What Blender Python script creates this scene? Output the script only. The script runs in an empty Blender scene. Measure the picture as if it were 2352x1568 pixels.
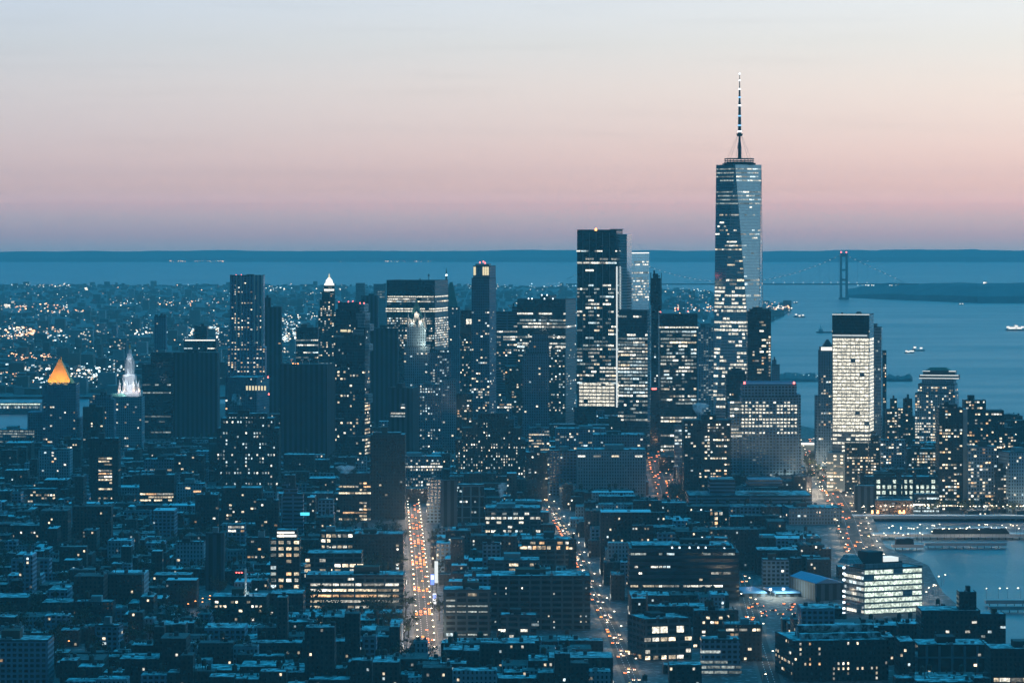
import bpy, bmesh, math, random
from mathutils import Vector
# ------------------------------------------------------------------ frame
F, YE, XC, H, R2 = 8300.0, 511.0, 1176.0, 320.0, 14.8e6   # focal (px of a 2352 px frame), eye level row, centre column, eye height, 2*earth radius
RNG = random.Random(11)
C = bpy.context.scene.collection
scene = bpy.context.scene
def zc(d): return -d * d / R2                       # the earth's curve
def dist(y):                                        # ground distance seen at picture row y
    d = 3000.0
    for _ in range(60): d = F * (H + d * d / R2) / (y - YE)
    return d
def gx(px, D): return (px - XC) * D / F
def pz(y, D): return H - (y - YE) * D / F
def P(px, y):                                       # ground point seen at px,y
    D = dist(y); return (gx(px, D), D)
# ------------------------------------------------------------------ materials
MATS = {}
def new_mat(name):
    m = bpy.data.materials.new(name); m.use_nodes = True; MATS[name] = m
    return m, m.node_tree.nodes, m.node_tree.links, m.node_tree.nodes['Principled BSDF']
def N(nodes, kind, **kw):
    n = nodes.new(kind)
    for k, v in kw.items(): setattr(n, k, v)
    return n
def math_node(nodes, links, op, a, b=None, clamp=False):
    n = N(nodes, 'ShaderNodeMath', operation=op, use_clamp=clamp)
    for i, v in enumerate((a, b)):
        if v is None: continue
        if isinstance(v, (int, float)): n.inputs[i].default_value = v
        else: links.new(v, n.inputs[i])
    return n.outputs[0]
def mix_col(nodes, links, fac, a, b):
    n = N(nodes, 'ShaderNodeMix', data_type='RGBA')
    for s, v in ((n.inputs[0], fac), (n.inputs[6], a), (n.inputs[7], b)):
        if isinstance(v, (int, float)): s.default_value = v
        elif isinstance(v, tuple): s.default_value = (*v, 1)
        else: links.new(v, s)
    return n.outputs[2]
def plain(name, col, rough=0.7, metal=0.0, noise=0.25, scale=0.12):
    m, n, l, b = new_mat(name)
    g = N(n, 'ShaderNodeNewGeometry'); t = N(n, 'ShaderNodeTexNoise'); t.inputs['Scale'].default_value = scale; t.inputs['Detail'].default_value = 4
    l.new(g.outputs['Position'], t.inputs['Vector'])
    k = math_node(n, l, 'MULTIPLY_ADD', t.outputs['Fac'], 2 * noise); k.node.inputs[2].default_value = 1 - noise
    v = N(n, 'ShaderNodeVectorMath', operation='SCALE'); v.inputs[0].default_value = col; l.new(k, v.inputs['Scale'])
    l.new(v.outputs[0], b.inputs['Base Color']); b.inputs['Roughness'].default_value = rough; b.inputs['Metallic'].default_value = metal; b.inputs['Specular IOR Level'].default_value = .15
    return m
def facade(name, wall, glass, fh, bw, gw, gh, rough=0.7, grough=0.12, spec=0.5, wmetal=0.0, vary=0.35):
    """wall with a grid of dark glass: fh floor height, bw bay width, gw/gh glass share"""
    m, n, l, b = new_mat(name); m['fh'] = fh; m['bw'] = bw
    tc = N(n, 'ShaderNodeTexCoord'); sx = N(n, 'ShaderNodeSeparateXYZ'); l.new(tc.outputs['Object'], sx.inputs[0])
    u = math_node(n, l, 'DIVIDE', math_node(n, l, 'ADD', sx.outputs[0], sx.outputs[1]), bw)
    v = math_node(n, l, 'DIVIDE', sx.outputs[2], fh)
    fu = math_node(n, l, 'FRACT', u); fv = math_node(n, l, 'FRACT', v)
    a = math_node(n, l, 'LESS_THAN', math_node(n, l, 'ABSOLUTE', math_node(n, l, 'SUBTRACT', fu, 0.5)), gw / 2)
    c = math_node(n, l, 'LESS_THAN', math_node(n, l, 'ABSOLUTE', math_node(n, l, 'SUBTRACT', fv, 0.5)), gh / 2)
    nz = N(n, 'ShaderNodeSeparateXYZ'); ge = N(n, 'ShaderNodeNewGeometry'); l.new(ge.outputs['Normal'], nz.inputs[0])
    side = math_node(n, l, 'LESS_THAN', math_node(n, l, 'ABSOLUTE', nz.outputs[2]), 0.5)
    mask = math_node(n, l, 'MULTIPLY', math_node(n, l, 'MULTIPLY', a, c), side)
    cell = N(n, 'ShaderNodeCombineXYZ'); l.new(math_node(n, l, 'FLOOR', u), cell.inputs[0]); l.new(math_node(n, l, 'FLOOR', v), cell.inputs[1])
    wn = N(n, 'ShaderNodeTexWhiteNoise', noise_dimensions='3D'); l.new(cell.outputs[0], wn.inputs['Vector'])
    gk = N(n, 'ShaderNodeVectorMath', operation='SCALE'); gk.inputs[0].default_value = glass
    k = math_node(n, l, 'MULTIPLY_ADD', wn.outputs['Value'], 2 * vary); k.node.inputs[2].default_value = 1 - vary; l.new(k, gk.inputs['Scale'])
    no = N(n, 'ShaderNodeTexNoise'); no.inputs['Scale'].default_value = 0.07; no.inputs['Detail'].default_value = 5; l.new(ge.outputs['Position'], no.inputs['Vector'])
    wk = N(n, 'ShaderNodeVectorMath', operation='SCALE'); wk.inputs[0].default_value = wall
    k2 = math_node(n, l, 'MULTIPLY_ADD', no.outputs['Fac'], 0.7); k2.node.inputs[2].default_value = 0.65; l.new(k2, wk.inputs['Scale'])
    l.new(mix_col(n, l, mask, wk.outputs[0], gk.outputs[0]), b.inputs['Base Color'])
    r = N(n, 'ShaderNodeMix', data_type='FLOAT'); l.new(mask, r.inputs[0]); r.inputs[2].default_value = rough; r.inputs[3].default_value = grough
    l.new(r.outputs[0], b.inputs['Roughness'])
    s = N(n, 'ShaderNodeMix', data_type='FLOAT'); l.new(mask, s.inputs[0]); s.inputs[2].default_value = 0.2; s.inputs[3].default_value = spec
    l.new(s.outputs[0], b.inputs['Specular IOR Level']); b.inputs['Metallic'].default_value = wmetal
    return m
def emit(name, col, lo, hi):
    """lit glass: brightness differs from window to window and across each room"""
    m, n, l, b = new_mat(name)
    oi = N(n, 'ShaderNodeObjectInfo'); ge = N(n, 'ShaderNodeNewGeometry')
    r = math_node(n, l, 'FRACT', math_node(n, l, 'ADD', math_node(n, l, 'MULTIPLY', oi.outputs['Random'], 7.13), ge.outputs['Random Per Island']))
    no = N(n, 'ShaderNodeTexNoise'); no.inputs['Scale'].default_value = 0.55; no.inputs['Detail'].default_value = 3; l.new(ge.outputs['Position'], no.inputs['Vector'])
    k = math_node(n, l, 'MULTIPLY', math_node(n, l, 'POWER', r, 1.6), hi - lo)
    k = math_node(n, l, 'MULTIPLY', math_node(n, l, 'ADD', k, lo), math_node(n, l, 'MULTIPLY', math_node(n, l, 'POWER', no.outputs['Fac'], 2.2), 4.2))
    b.inputs['Base Color'].default_value = (0.02, 0.02, 0.02, 1); b.inputs['Roughness'].default_value = 0.3
    b.inputs['Emission Color'].default_value = (*col, 1); l.new(k, b.inputs['Emission Strength'])
    try: m.cycles.emission_sampling = 'NONE'
    except Exception: pass
    return m
def glow(name, col, strength):
    m, n, l, b = new_mat(name)
    b.inputs['Base Color'].default_value = (0.1, 0.1, 0.1, 1)
    b.inputs['Emission Color'].default_value = (*col, 1); b.inputs['Emission Strength'].default_value = strength
    try: m.cycles.emission_sampling = 'NONE'
    except Exception: pass
    return m
facade('dark_glass', (0.012, 0.022, 0.034), (0.01, 0.015, 0.02), 3.9, 3.0, 0.86, 0.62, 0.4, 0.1)
facade('blue_glass', (0.025, 0.047, 0.075), (0.02, 0.03, 0.04), 4.0, 1.6, 0.9, 0.8, 0.3, 0.06, 0.9)
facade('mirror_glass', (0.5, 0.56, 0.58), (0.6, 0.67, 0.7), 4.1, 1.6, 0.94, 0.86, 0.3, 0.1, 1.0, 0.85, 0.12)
facade('pale_glass', (0.3, 0.33, 0.35), (0.16, 0.18, 0.2), 4.1, 1.6, 0.9, 0.75, 0.25, 0.06, 1.0)
facade('brick', (0.054, 0.047, 0.046), (0.012, 0.014, 0.018), 3.4, 3.4, 0.4, 0.52, 0.9)
facade('brown_brick', (0.033, 0.038, 0.041), (0.012, 0.014, 0.018), 3.5, 3.2, 0.44, 0.52, 0.9)
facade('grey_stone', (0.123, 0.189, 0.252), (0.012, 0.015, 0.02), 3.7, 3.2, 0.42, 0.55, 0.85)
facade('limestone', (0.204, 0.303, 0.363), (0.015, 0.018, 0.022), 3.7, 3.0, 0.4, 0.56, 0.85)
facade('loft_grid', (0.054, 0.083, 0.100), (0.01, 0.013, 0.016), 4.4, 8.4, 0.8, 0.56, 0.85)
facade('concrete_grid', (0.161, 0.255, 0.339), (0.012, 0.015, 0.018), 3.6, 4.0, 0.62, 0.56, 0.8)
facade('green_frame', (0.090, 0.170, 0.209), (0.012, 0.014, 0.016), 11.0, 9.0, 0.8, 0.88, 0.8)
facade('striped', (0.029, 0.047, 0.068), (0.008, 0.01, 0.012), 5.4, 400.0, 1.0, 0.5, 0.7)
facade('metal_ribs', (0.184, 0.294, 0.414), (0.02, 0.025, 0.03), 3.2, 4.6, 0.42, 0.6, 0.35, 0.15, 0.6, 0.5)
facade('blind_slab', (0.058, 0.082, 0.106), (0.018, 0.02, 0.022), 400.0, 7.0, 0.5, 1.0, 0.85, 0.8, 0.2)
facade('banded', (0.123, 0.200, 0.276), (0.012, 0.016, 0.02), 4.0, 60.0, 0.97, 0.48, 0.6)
plain('stone', (0.36, 0.35, 0.33)); plain('rib_sheen', (0.55, 0.52, 0.5), 0.5); plain('white_stone', (0.55, 0.55, 0.56), 0.75); plain('gold', (0.85, 0.42, 0.10), 0.5, 0.0, 0.25, 0.4)
plain('copper_green', (0.10, 0.24, 0.2), 0.6); plain('dark_metal', (0.05, 0.055, 0.06), 0.45, 0.3); plain('steel', (0.3, 0.32, 0.34), 0.35, 0.7)
plain('bridge_steel', (0.12, 0.15, 0.17), 0.6); plain('plant_room', (0.037, 0.046, 0.054), 0.7); plain('cedar', (0.053, 0.043, 0.033), 0.9)
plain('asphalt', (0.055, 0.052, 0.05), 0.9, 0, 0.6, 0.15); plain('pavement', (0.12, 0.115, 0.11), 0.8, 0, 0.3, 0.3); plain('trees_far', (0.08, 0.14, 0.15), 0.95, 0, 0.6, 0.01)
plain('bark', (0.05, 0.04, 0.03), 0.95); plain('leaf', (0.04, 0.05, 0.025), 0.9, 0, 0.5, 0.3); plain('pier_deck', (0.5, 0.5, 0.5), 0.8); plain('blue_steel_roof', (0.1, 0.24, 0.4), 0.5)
plain('boat_hull', (0.1, 0.1, 0.12), 0.5); plain('boat_white', (0.7, 0.7, 0.7), 0.5); plain('wake_foam', (0.5, 0.55, 0.58), 0.7)
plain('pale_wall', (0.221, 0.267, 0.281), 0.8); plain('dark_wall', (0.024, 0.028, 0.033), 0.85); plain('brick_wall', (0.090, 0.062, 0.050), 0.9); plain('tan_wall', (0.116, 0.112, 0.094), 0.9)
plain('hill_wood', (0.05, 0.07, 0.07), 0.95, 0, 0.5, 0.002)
for i, c in enumerate([(0.5, 0.38, 0.05), (0.03, 0.03, 0.035), (0.5, 0.5, 0.52), (0.2, 0.03, 0.03), (0.06, 0.09, 0.16)]): plain('car_paint_%d' % i, c, 0.3, 0, 0.05)
plain('tyre', (0.02, 0.02, 0.02), 0.9)
WARM, WHITE, COOL, ORANGE = (1, .80, .54), (1, .93, .78), (.80, .97, 1), (1, .58, .28)
emit('win_warm', WARM, .2, 2.2); emit('win_white', WHITE, .2, 2.2); emit('win_cool', COOL, .15, 1.6); emit('win_orange', ORANGE, .25, 1.9)
emit('win_pale', (.86, 1, .84), .75, 1.3); emit('win_dim', (.85, .93, .85), .1, .6); emit('win_full', (1, .92, .74), .9, 1.5); emit('far_light', (1, .85, .65), .6, 4.5); emit('far_orange', (1, .5, .25), 1, 7); emit('far_cool', (.75, .95, 1), .6, 4)
glow('lamp_white', (1, .82, .56), 9); glow('lamp_blue', (.25, .6, 1), 1.6); glow('lamp_red', (1, .12, .1), 7); glow('lamp_ice', (.8, .93, 1), 3.2); glow('tail_red', (1, .24, .07), 6); glow('head_white', (1, .80, .55), 5)
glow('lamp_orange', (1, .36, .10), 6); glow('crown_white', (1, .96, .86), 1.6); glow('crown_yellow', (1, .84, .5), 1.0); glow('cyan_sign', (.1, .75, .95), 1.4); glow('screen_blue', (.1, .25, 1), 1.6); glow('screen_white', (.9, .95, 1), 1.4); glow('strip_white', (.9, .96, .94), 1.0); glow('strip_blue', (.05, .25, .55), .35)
def roof_mat(name, snow, lo, hi):
    m, n, l, b = new_mat(name)
    ge = N(n, 'ShaderNodeNewGeometry'); t = N(n, 'ShaderNodeTexNoise'); t.inputs['Scale'].default_value = 0.15; t.inputs['Detail'].default_value = 6; t.inputs['Roughness'].default_value = .62
    l.new(ge.outputs['Position'], t.inputs['Vector'])
    a = math_node(n, l, 'ADD', t.outputs['Fac'], math_node(n, l, 'MULTIPLY', math_node(n, l, 'SUBTRACT', ge.outputs['Random Per Island'], 0.55), 0.5))
    mr = N(n, 'ShaderNodeMapRange'); l.new(a, mr.inputs[0]); mr.inputs[1].default_value = lo; mr.inputs[2].default_value = hi
    l.new(mix_col(n, l, mr.outputs[0], (0.03, 0.032, 0.036), snow), b.inputs['Base Color']); b.inputs['Roughness'].default_value = 0.8
roof_mat('snow_roof', (0.64, 0.67, 0.7), 0.43, 0.63); roof_mat('tar_roof', (0.3, 0.31, 0.32), 0.58, 0.78); roof_mat('land', (0.34, 0.36, 0.38), 0.55, 0.72)
# ------------------------------------------------------------------ mesh builder
class MB:
    def __init__(s): s.v, s.f, s.m = [], [], []
    def face(s, pts, m=0):
        k = len(s.v); s.v += [tuple(p) for p in pts]; s.f.append(tuple(range(k, k + len(pts)))); s.m.append(m)
    def poly(s, v, f, m=0):
        k = len(s.v); s.v += [tuple(p) for p in v]
        for q in f: s.f.append(tuple(k + i for i in q)); s.m.append(m)
    def frustum(s, b, t, m=0):                       # b, t: rings of equal length, counter-clockwise seen from above
        n = len(b); s.poly(list(b) + list(t), [tuple(range(n - 1, -1, -1)), tuple(range(n, 2 * n))] + [(i, (i + 1) % n, n + (i + 1) % n, n + i) for i in range(n)], m)
    def box(s, x0, x1, y0, y1, z0, z1, m=0):
        r = lambda z: [(x0, y0, z), (x1, y0, z), (x1, y1, z), (x0, y1, z)]
        s.frustum(r(z0), r(z1), m)
    def taper(s, x0, x1, y0, y1, z0, z1, k, m=0):    # box whose top is scaled by k about its centre
        cx, cy = (x0 + x1) / 2, (y0 + y1) / 2
        r = lambda z, q: [(cx + (x - cx) * q, cy + (y - cy) * q, z) for x, y in ((x0, y0), (x1, y0), (x1, y1), (x0, y1))]
        s.frustum(r(z0, 1), r(z1, k), m)
    def cyl(s, cx, cy, z0, z1, r0, r1=None, n=12, m=0, a0=0.0):
        r1 = r0 if r1 is None else r1
        g = lambda z, r: [(cx + r * math.cos(a0 + 2 * math.pi * i / n), cy + r * math.sin(a0 + 2 * math.pi * i / n), z) for i in range(n)]
        s.frustum(g(z0, r0), g(z1, max(r1, 0.02)), m)
    def bar(s, p, q, r, m=0, n=4):
        p, q = Vector(p), Vector(q); d = (q - p).normalized(); a = d.orthogonal().normalized(); b = d.cross(a)
        g = lambda c: [tuple(c + (a * math.cos(2 * math.pi * i / n) + b * math.sin(2 * math.pi * i / n)) * r) for i in range(n)]
        s.frustum(g(p), g(q), m)
    def build(s, name, mats, parent=None, loc=(0, 0, 0), rz=0.0):
        me = bpy.data.meshes.new(name); me.from_pydata(s.v, [], s.f)
        for x in ([mats] if isinstance(mats, str) else mats): me.materials.append(MATS[x])
        me.polygons.foreach_set('material_index', s.m); me.update()
        o = bpy.data.objects.new(name, me); C.objects.link(o); o.parent = parent; o.location = loc; o.rotation_euler = (0, 0, rz)
        return o
def tag(o, label=None, cat=None, group=None, kind=None):
    for k, v in (('label', label), ('category', cat), ('group', group), ('kind', kind)):
        if v: o[k] = v
    return o
def empty(name, loc, rz=0.0):
    o = bpy.data.objects.new(name, None); C.objects.link(o); o.location = loc; o.rotation_euler = (0, 0, rz); o.empty_display_size = 5
    return o
# unit window: a shallow open-backed pane box, 1 x 1, sticking 0.3 m out of the wall
WIN = {}
def win_mesh(mat):
    if mat not in WIN:
        b = MB(); b.poly([(-.5, -.3, -.5), (.5, -.3, -.5), (.5, -.3, .5), (-.5, -.3, .5), (-.5, .05, -.5), (.5, .05, -.5), (.5, .05, .5), (-.5, .05, .5)],
                         [(0, 1, 2, 3), (1, 5, 6, 2), (4, 0, 3, 7), (3, 2, 6, 7), (4, 5, 1, 0)])
        me = bpy.data.meshes.new('window'); me.from_pydata(b.v, [], b.f); me.materials.append(MATS[mat]); WIN[mat] = me
    return WIN[mat]
TONES = {'mix': ['win_warm'] * 5 + ['win_white'] * 4 + ['win_cool'] * 2 + ['win_orange'], 'office': ['win_white'] * 6 + ['win_warm'] * 2 + ['win_cool'] * 2 + ['win_dim'] * 3, 'warm': ['win_warm'] * 4 + ['win_white'] * 2 + ['win_orange'],
         'cool': ['win_cool'] * 3 + ['win_white'] * 2 + ['win_dim'], 'dim': ['win_dim'], 'full': ['win_full'], 'pale': ['win_pale'], 'glass': ['win_white'] * 4 + ['win_dim'] * 5 + ['win_cool'], 'orange': ['win_orange', 'win_warm']}
NWIN = [0]
def place_windows(root, ws, cap=100):
    """ws: (x, y, z, rz, w, h, mat) in the frame of root; the largest hundred are parts, any more one mass"""
    ws = sorted(ws, key=lambda a: -a[4] * a[5] * (1 if abs(a[3]) < .1 else .4))
    for x, y, z, rz, w, h, mat in ws[:cap]:
        o = bpy.data.objects.new('window', win_mesh(mat)); C.objects.link(o); o.parent = root
        o.location = (x, y, z); o.rotation_euler = (0, 0, rz); o.scale = (w, 1, h); NWIN[0] += 1
    rest = ws[cap:]
    if rest:
        b = MB(); mats = sorted({a[6] for a in rest})
        for x, y, z, rz, w, h, mat in rest:
            c, s = math.cos(rz), math.sin(rz)
            t = lambda u, d, k: (x + c * u - s * d, y + s * u + c * d, z + k)
            v = [t(-w / 2, -.3, -h / 2), t(w / 2, -.3, -h / 2), t(w / 2, -.3, h / 2), t(-w / 2, -.3, h / 2), t(-w / 2, .05, -h / 2), t(w / 2, .05, -h / 2), t(w / 2, .05, h / 2), t(-w / 2, .05, h / 2)]
            b.poly(v, [(0, 1, 2, 3), (1, 5, 6, 2), (4, 0, 3, 7), (3, 2, 6, 7), (4, 5, 1, 0)], mats.index(mat))
        o = b.build('window', mats, root); o['kind'] = 'stuff'
def lit(ws, face, u0, u1, z0, z1, p, mode, tone, fh, bw, ww, wh, off=0.0, rng=RNG):
    """choose lit windows on one face. face: (origin x, origin y, rz); u runs along the face"""
    ox, oy, rz = face; c, s = math.cos(rz), math.sin(rz); pool = TONES[tone]
    k0, k1 = math.ceil(z0 / fh - .5), math.floor(z1 / fh - .5); j0, j1 = math.ceil((u0 - off) / bw - .5 + .02), math.floor((u1 - off) / bw - .5 - .02)
    if j1 < j0: return
    cl = [rng.random() for _ in range(j1 - j0 + 1)]
    for k in range(k0, k1 + 1):
        z = (k + .5) * fh
        if mode == 'grid':
            q = p * rng.choice((.25, .6, 1, 1.5, 2))
            for j in range(j0, j1 + 1):
                if rng.random() < q * (0.5 + cl[j - j0]):
                    u = (j + .5) * bw + off; w = ww * rng.choice((.7, 1, 1, 1)); mat = rng.choice(pool); ws.append((ox + c * u, oy + s * u, z, rz, w, wh, mat))
        else:                                        # runs of neighbouring bays along a floor
            if mode == 'full': q = .97
            elif mode == 'rows': q = 0 if rng.random() > p * 1.6 else rng.choice((.3, .6, .9, 1))
            else: q = p
            j = j0; mat = rng.choice(pool)
            while j <= j1:
                n = rng.randint(1, 2 if mode == 'runs' else 3) if mode != 'full' else 1
                n = min(n, j1 - j + 1)
                if rng.random() < q:
                    if rng.random() < .4: mat = rng.choice(pool)
                    u = (j + n / 2) * bw + off; ws.append((ox + c * u, oy + s * u, z, rz, n * bw - (bw - ww), wh, mat))
                j += n
FOOT = []           # hero footprints and what must stay visible: (x0px, x1px, yb, D)
RECT = []
def add_roof(B, x0, x1, y0, y1, z, mat):
    b = MB(); b.box(x0 + .5, x1 - .5, y0 + .5, y1 - .5, z - .2, z + .5); b.box(x0, x1, y0, y0 + .4, z - .1, z + 1.0, 1); b.box(x0, x0 + .4, y0 + .4, y1, z - .1, z + 1.0, 1); b.box(x1 - .4, x1, y0 + .4, y1, z - .1, z + 1.0, 1)
    return b.build('roof', [mat, B['trim']], B['root'])
def water_tank(B, x, y, z, s=1.0):
    b = MB(); r = 2.1 * s
    for a, c in ((-1, -1), (1, -1), (1, 1), (-1, 1)): b.box(x + a * 1.3 * s - .15, x + a * 1.3 * s + .15, y + c * 1.3 * s - .15, y + c * 1.3 * s + .15, z, z + 3 * s, 1)
    b.cyl(x, y, z + 3 * s, z + 7 * s, r, r * .95, 12); b.cyl(x, y, z + 7 * s, z + 8.6 * s, r * 1.08, .1, 12)
    return b.build('water_tank', ['cedar', 'dark_metal'], B['root'])
def T(name, label, x0, x1, yt, yb, D, side=0, depth=None, mat='brown_brick', win=None, tiers=(), roof='snow_roof', cat='building', yaw=None, z0=0.0, tank=0, plant=True, group=None, sb=4.0, trim='plant_room', guard=True, cap=100):
    m = D / F
    if yaw is None: psi = math.radians(13) if side > 0 else (math.radians(-13) if side < 0 else 0.0)
    else: psi = math.radians(yaw)
    cs, sn = math.cos(psi), math.sin(psi)
    w = (x1 - x0) * m / cs
    if depth is None: depth = abs(side) * m / abs(sn) if side and abs(sn) > .02 else min(45, max(14, w * .8))
    if psi >= 0: cx, cy = gx(x1, D) - cs * w / 2, D + sn * w / 2
    else: cx, cy = gx(x0, D) + cs * w / 2, D - sn * w / 2
    root = tag(empty(name, (cx, cy, z0), -psi), label, cat, group)
    B = dict(root=root, m=m, D=D, w=w, d=depth, px=(x0 + x1) / 2, cs=cs, psi=psi, z0=z0, trim=trim, mat=mat)
    B['z'] = lambda y: pz(y, D) - z0
    B['x'] = lambda px: (px - (x0 + x1) / 2) * m / cs
    zt = B['z'](yt); b = MB(); b.box(-w / 2, w / 2, 0, depth, -2, zt)
    lev = [(-w / 2, w / 2, 0, depth, zt)]
    for i, t in enumerate(tiers):
        a0, a1, ty = t[:3]; s = t[3] if len(t) > 3 else sb * (i + 1); d1 = t[4] if len(t) > 4 else max(s + 5, depth - s)
        z1 = B['z'](ty); zb = lev[-1][4]
        b.box(B['x'](a0), B['x'](a1), s, d1, zb, z1); lev.append((B['x'](a0), B['x'](a1), s, d1, z1))
    B['lev'] = lev; B['zt'] = lev[-1][4]
    b.build('wall', mat, root)
    for i, (a0, a1, s0, s1, z) in enumerate(lev):
        if z < 330: add_roof(B, a0, a1, s0, s1, z, roof)
    if plant and lev[-1][4] < 330:
        a0, a1, s0, s1, z = lev[-1]; ww, dd = a1 - a0, s1 - s0
        q = MB(); fx = RNG.uniform(.15, .5); k = RNG.uniform(.2, .35)
        q.box(a0 + ww * fx, a0 + ww * (fx + k), s0 + dd * .3, s0 + dd * .75, z + .5, z + RNG.uniform(3.5, 6.5))
        q.build('penthouse', RNG.choice(['plant_room', 'pale_wall', 'brick_wall', 'dark_wall']), root)
        e = MB()
        for _ in range(max(2, int(ww / 9))):
            ex, ey = RNG.uniform(a0 + 2, a1 - 4), RNG.uniform(s0 + 1.5, s0 + dd * .25 + 1.6); e.box(ex, ex + RNG.uniform(1.2, 3), ey, ey + 1.4, z + .5, z + RNG.uniform(1.3, 2.6))
        e.build('roof_fan', 'steel', root)['kind'] = 'stuff'
        for _ in range(tank): water_tank(B, RNG.uniform(a0 + 3, a1 - 3), s0 + RNG.uniform(4, max(4.5, dd * .5)), z + .5)
    if win:
        ws = []; M_ = MATS[mat]
        for q in (win if isinstance(win, list) else [win]):
            fh = q.get('fh', M_['fh'] if M_['fh'] < 20 else 3.8); bw = q.get('bw', M_['bw'] if M_['bw'] < 20 else 3.2)
            ww = q.get('w', bw * .8 if bw > 2.5 else bw * .95); wh = q.get('h', fh * .5)
            zlo, zhi = B['z'](q.get('y1', yb)), B['z'](q.get('y0', lev[-1][4] and yt if not tiers else tiers[-1][2])) - 1
            for i, (a0, a1, s0, s1, z) in enumerate(lev):
                if i > 0 and s0 < 0: continue
                lo, hi = max(zlo, lev[i - 1][4] if i else -1e9), min(zhi, z - 1)
                if hi <= lo: continue
                xa, xb = a0, a1
                if 'x0' in q: xa, xb = max(a0, B['x'](q['x0'])), min(a1, B['x'](q['x1']))
                if q.get('front', True): lit(ws, (0, s0, 0), xa + .3, xb - .3, lo, hi, q['p'], q.get('mode', 'grid'), q.get('tone', 'mix'), fh, bw, ww, wh)
                ps = q.get('ps', q['p'] * .5)
                if ps > 0 and psi > .02: lit(ws, (a1, 0, math.pi / 2), s0 + 1, s1 - 1, lo, hi, ps, q.get('mode', 'grid'), q.get('tone', 'mix'), fh, bw, ww, wh)
                if ps > 0 and psi < -.02: lit(ws, (a0, 0, -math.pi / 2), -s1 + 1, -s0 - 1, lo, hi, ps, q.get('mode', 'grid'), q.get('tone', 'mix'), fh, bw, ww, wh)
        place_windows(root, ws, cap)
    if guard: FOOT.append((x0 - max(0, -side), x1 + max(0, side), yb, D))
    xs = [gx(x0 - max(0, -side), D), gx(x1 + max(0, side), D)]; RECT.append((xs[0] - 2, xs[1] + 2, D - 3, D + depth + abs(sn) * w + 3))
    return B
def part(B, name, mat, prims, rz=0.0):
    """prims in picture units: ('box', x0, x1, ytop, ybottom, depth0, depth1) / ('cyl', x, depth, ytop, ybottom, r0, r1, n) / ('taper', ..., k)"""
    b = MB(); z, x = B['z'], B['x']
    for q in prims:
        if q[0] == 'box': b.box(x(q[1]), x(q[2]), q[5], q[6], z(q[4]), z(q[3]))
        elif q[0] == 'taper': b.taper(x(q[1]), x(q[2]), q[5], q[6], z(q[4]), z(q[3]), q[7])
        elif q[0] == 'cyl': b.cyl(x(q[1]), q[2], z(q[4]), z(q[3]), q[5], q[6] if len(q) > 6 else None, q[7] if len(q) > 7 else 12, 0, math.pi / (q[7] if len(q) > 7 else 12))
    return b.build(name, mat, B['root'])
def W(p, mode='grid', tone='mix', **k): return dict(p=p, mode=mode, tone=tone, **k)
def lamp(root, x, y, z, power, col=(1, .85, .65), size=.5, name='floodlight'):
    l = bpy.data.lights.new(name, 'POINT'); l.energy = power; l.color = col; l.shadow_soft_size = size
    o = bpy.data.objects.new(name, l); C.objects.link(o); o.parent = root; o.location = (x, y, z); return o
def spot(root, loc, target, power, col, size=60, name='floodlight'):
    l = bpy.data.lights.new(name, 'SPOT'); l.energy = power; l.color = col; l.spot_size = math.radians(size); l.spot_blend = .5; l.shadow_soft_size = .5
    o = bpy.data.objects.new(name, l); C.objects.link(o); o.parent = root; o.location = loc; o.rotation_euler = (Vector(target) - Vector(loc)).to_track_quat('-Z', 'Y').to_euler(); return o
def beacon(B, pts, mat='lamp_red', r=.9):
    for px, d, y in pts:
        b = MB(); b.cyl(B['x'](px), d, B['z'](y) - r, B['z'](y) + r, r, r * .7, 8); b.build('beacon', mat, B['root'])
# ------------------------------------------------------------------ camera, sky, sun
cam = bpy.data.objects.new('camera', bpy.data.cameras.new('camera')); C.objects.link(cam); scene.camera = cam
cam.location = (0, 0, H); cam.rotation_euler = (math.pi / 2, 0, 0)
cam.data.sensor_width = 36; cam.data.lens = 36 * F / 2352; cam.data.shift_y = -(784 - YE) / 2352; cam.data.clip_start = 10; cam.data.clip_end = 80000
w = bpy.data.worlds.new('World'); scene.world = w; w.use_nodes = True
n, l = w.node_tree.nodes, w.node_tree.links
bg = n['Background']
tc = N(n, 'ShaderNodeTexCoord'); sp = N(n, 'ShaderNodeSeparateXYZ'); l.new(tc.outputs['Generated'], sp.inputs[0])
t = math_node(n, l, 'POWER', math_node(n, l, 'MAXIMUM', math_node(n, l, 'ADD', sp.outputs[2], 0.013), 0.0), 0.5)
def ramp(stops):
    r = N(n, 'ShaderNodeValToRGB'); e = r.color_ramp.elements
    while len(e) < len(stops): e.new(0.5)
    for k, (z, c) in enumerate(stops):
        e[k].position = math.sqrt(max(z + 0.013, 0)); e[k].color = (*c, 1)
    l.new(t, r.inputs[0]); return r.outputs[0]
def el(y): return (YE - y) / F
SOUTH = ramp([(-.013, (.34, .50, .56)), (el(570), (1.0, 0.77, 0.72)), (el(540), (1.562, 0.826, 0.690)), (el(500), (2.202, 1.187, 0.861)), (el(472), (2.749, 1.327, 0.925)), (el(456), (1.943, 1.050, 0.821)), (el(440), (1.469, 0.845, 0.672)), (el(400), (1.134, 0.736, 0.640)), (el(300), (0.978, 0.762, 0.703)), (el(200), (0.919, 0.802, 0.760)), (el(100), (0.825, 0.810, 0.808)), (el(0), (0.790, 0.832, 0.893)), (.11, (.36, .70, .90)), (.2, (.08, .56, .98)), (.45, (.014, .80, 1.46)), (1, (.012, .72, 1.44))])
NORTH = ramp([(-.013, (.008, .09, .17)), (.05, (.008, .10, .20)), (.12, (.01, .13, .27)), (.25, (.01, .27, .60)), (.5, (.01, .62, 1.22)), (1, (.012, .72, 1.44))])
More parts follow.
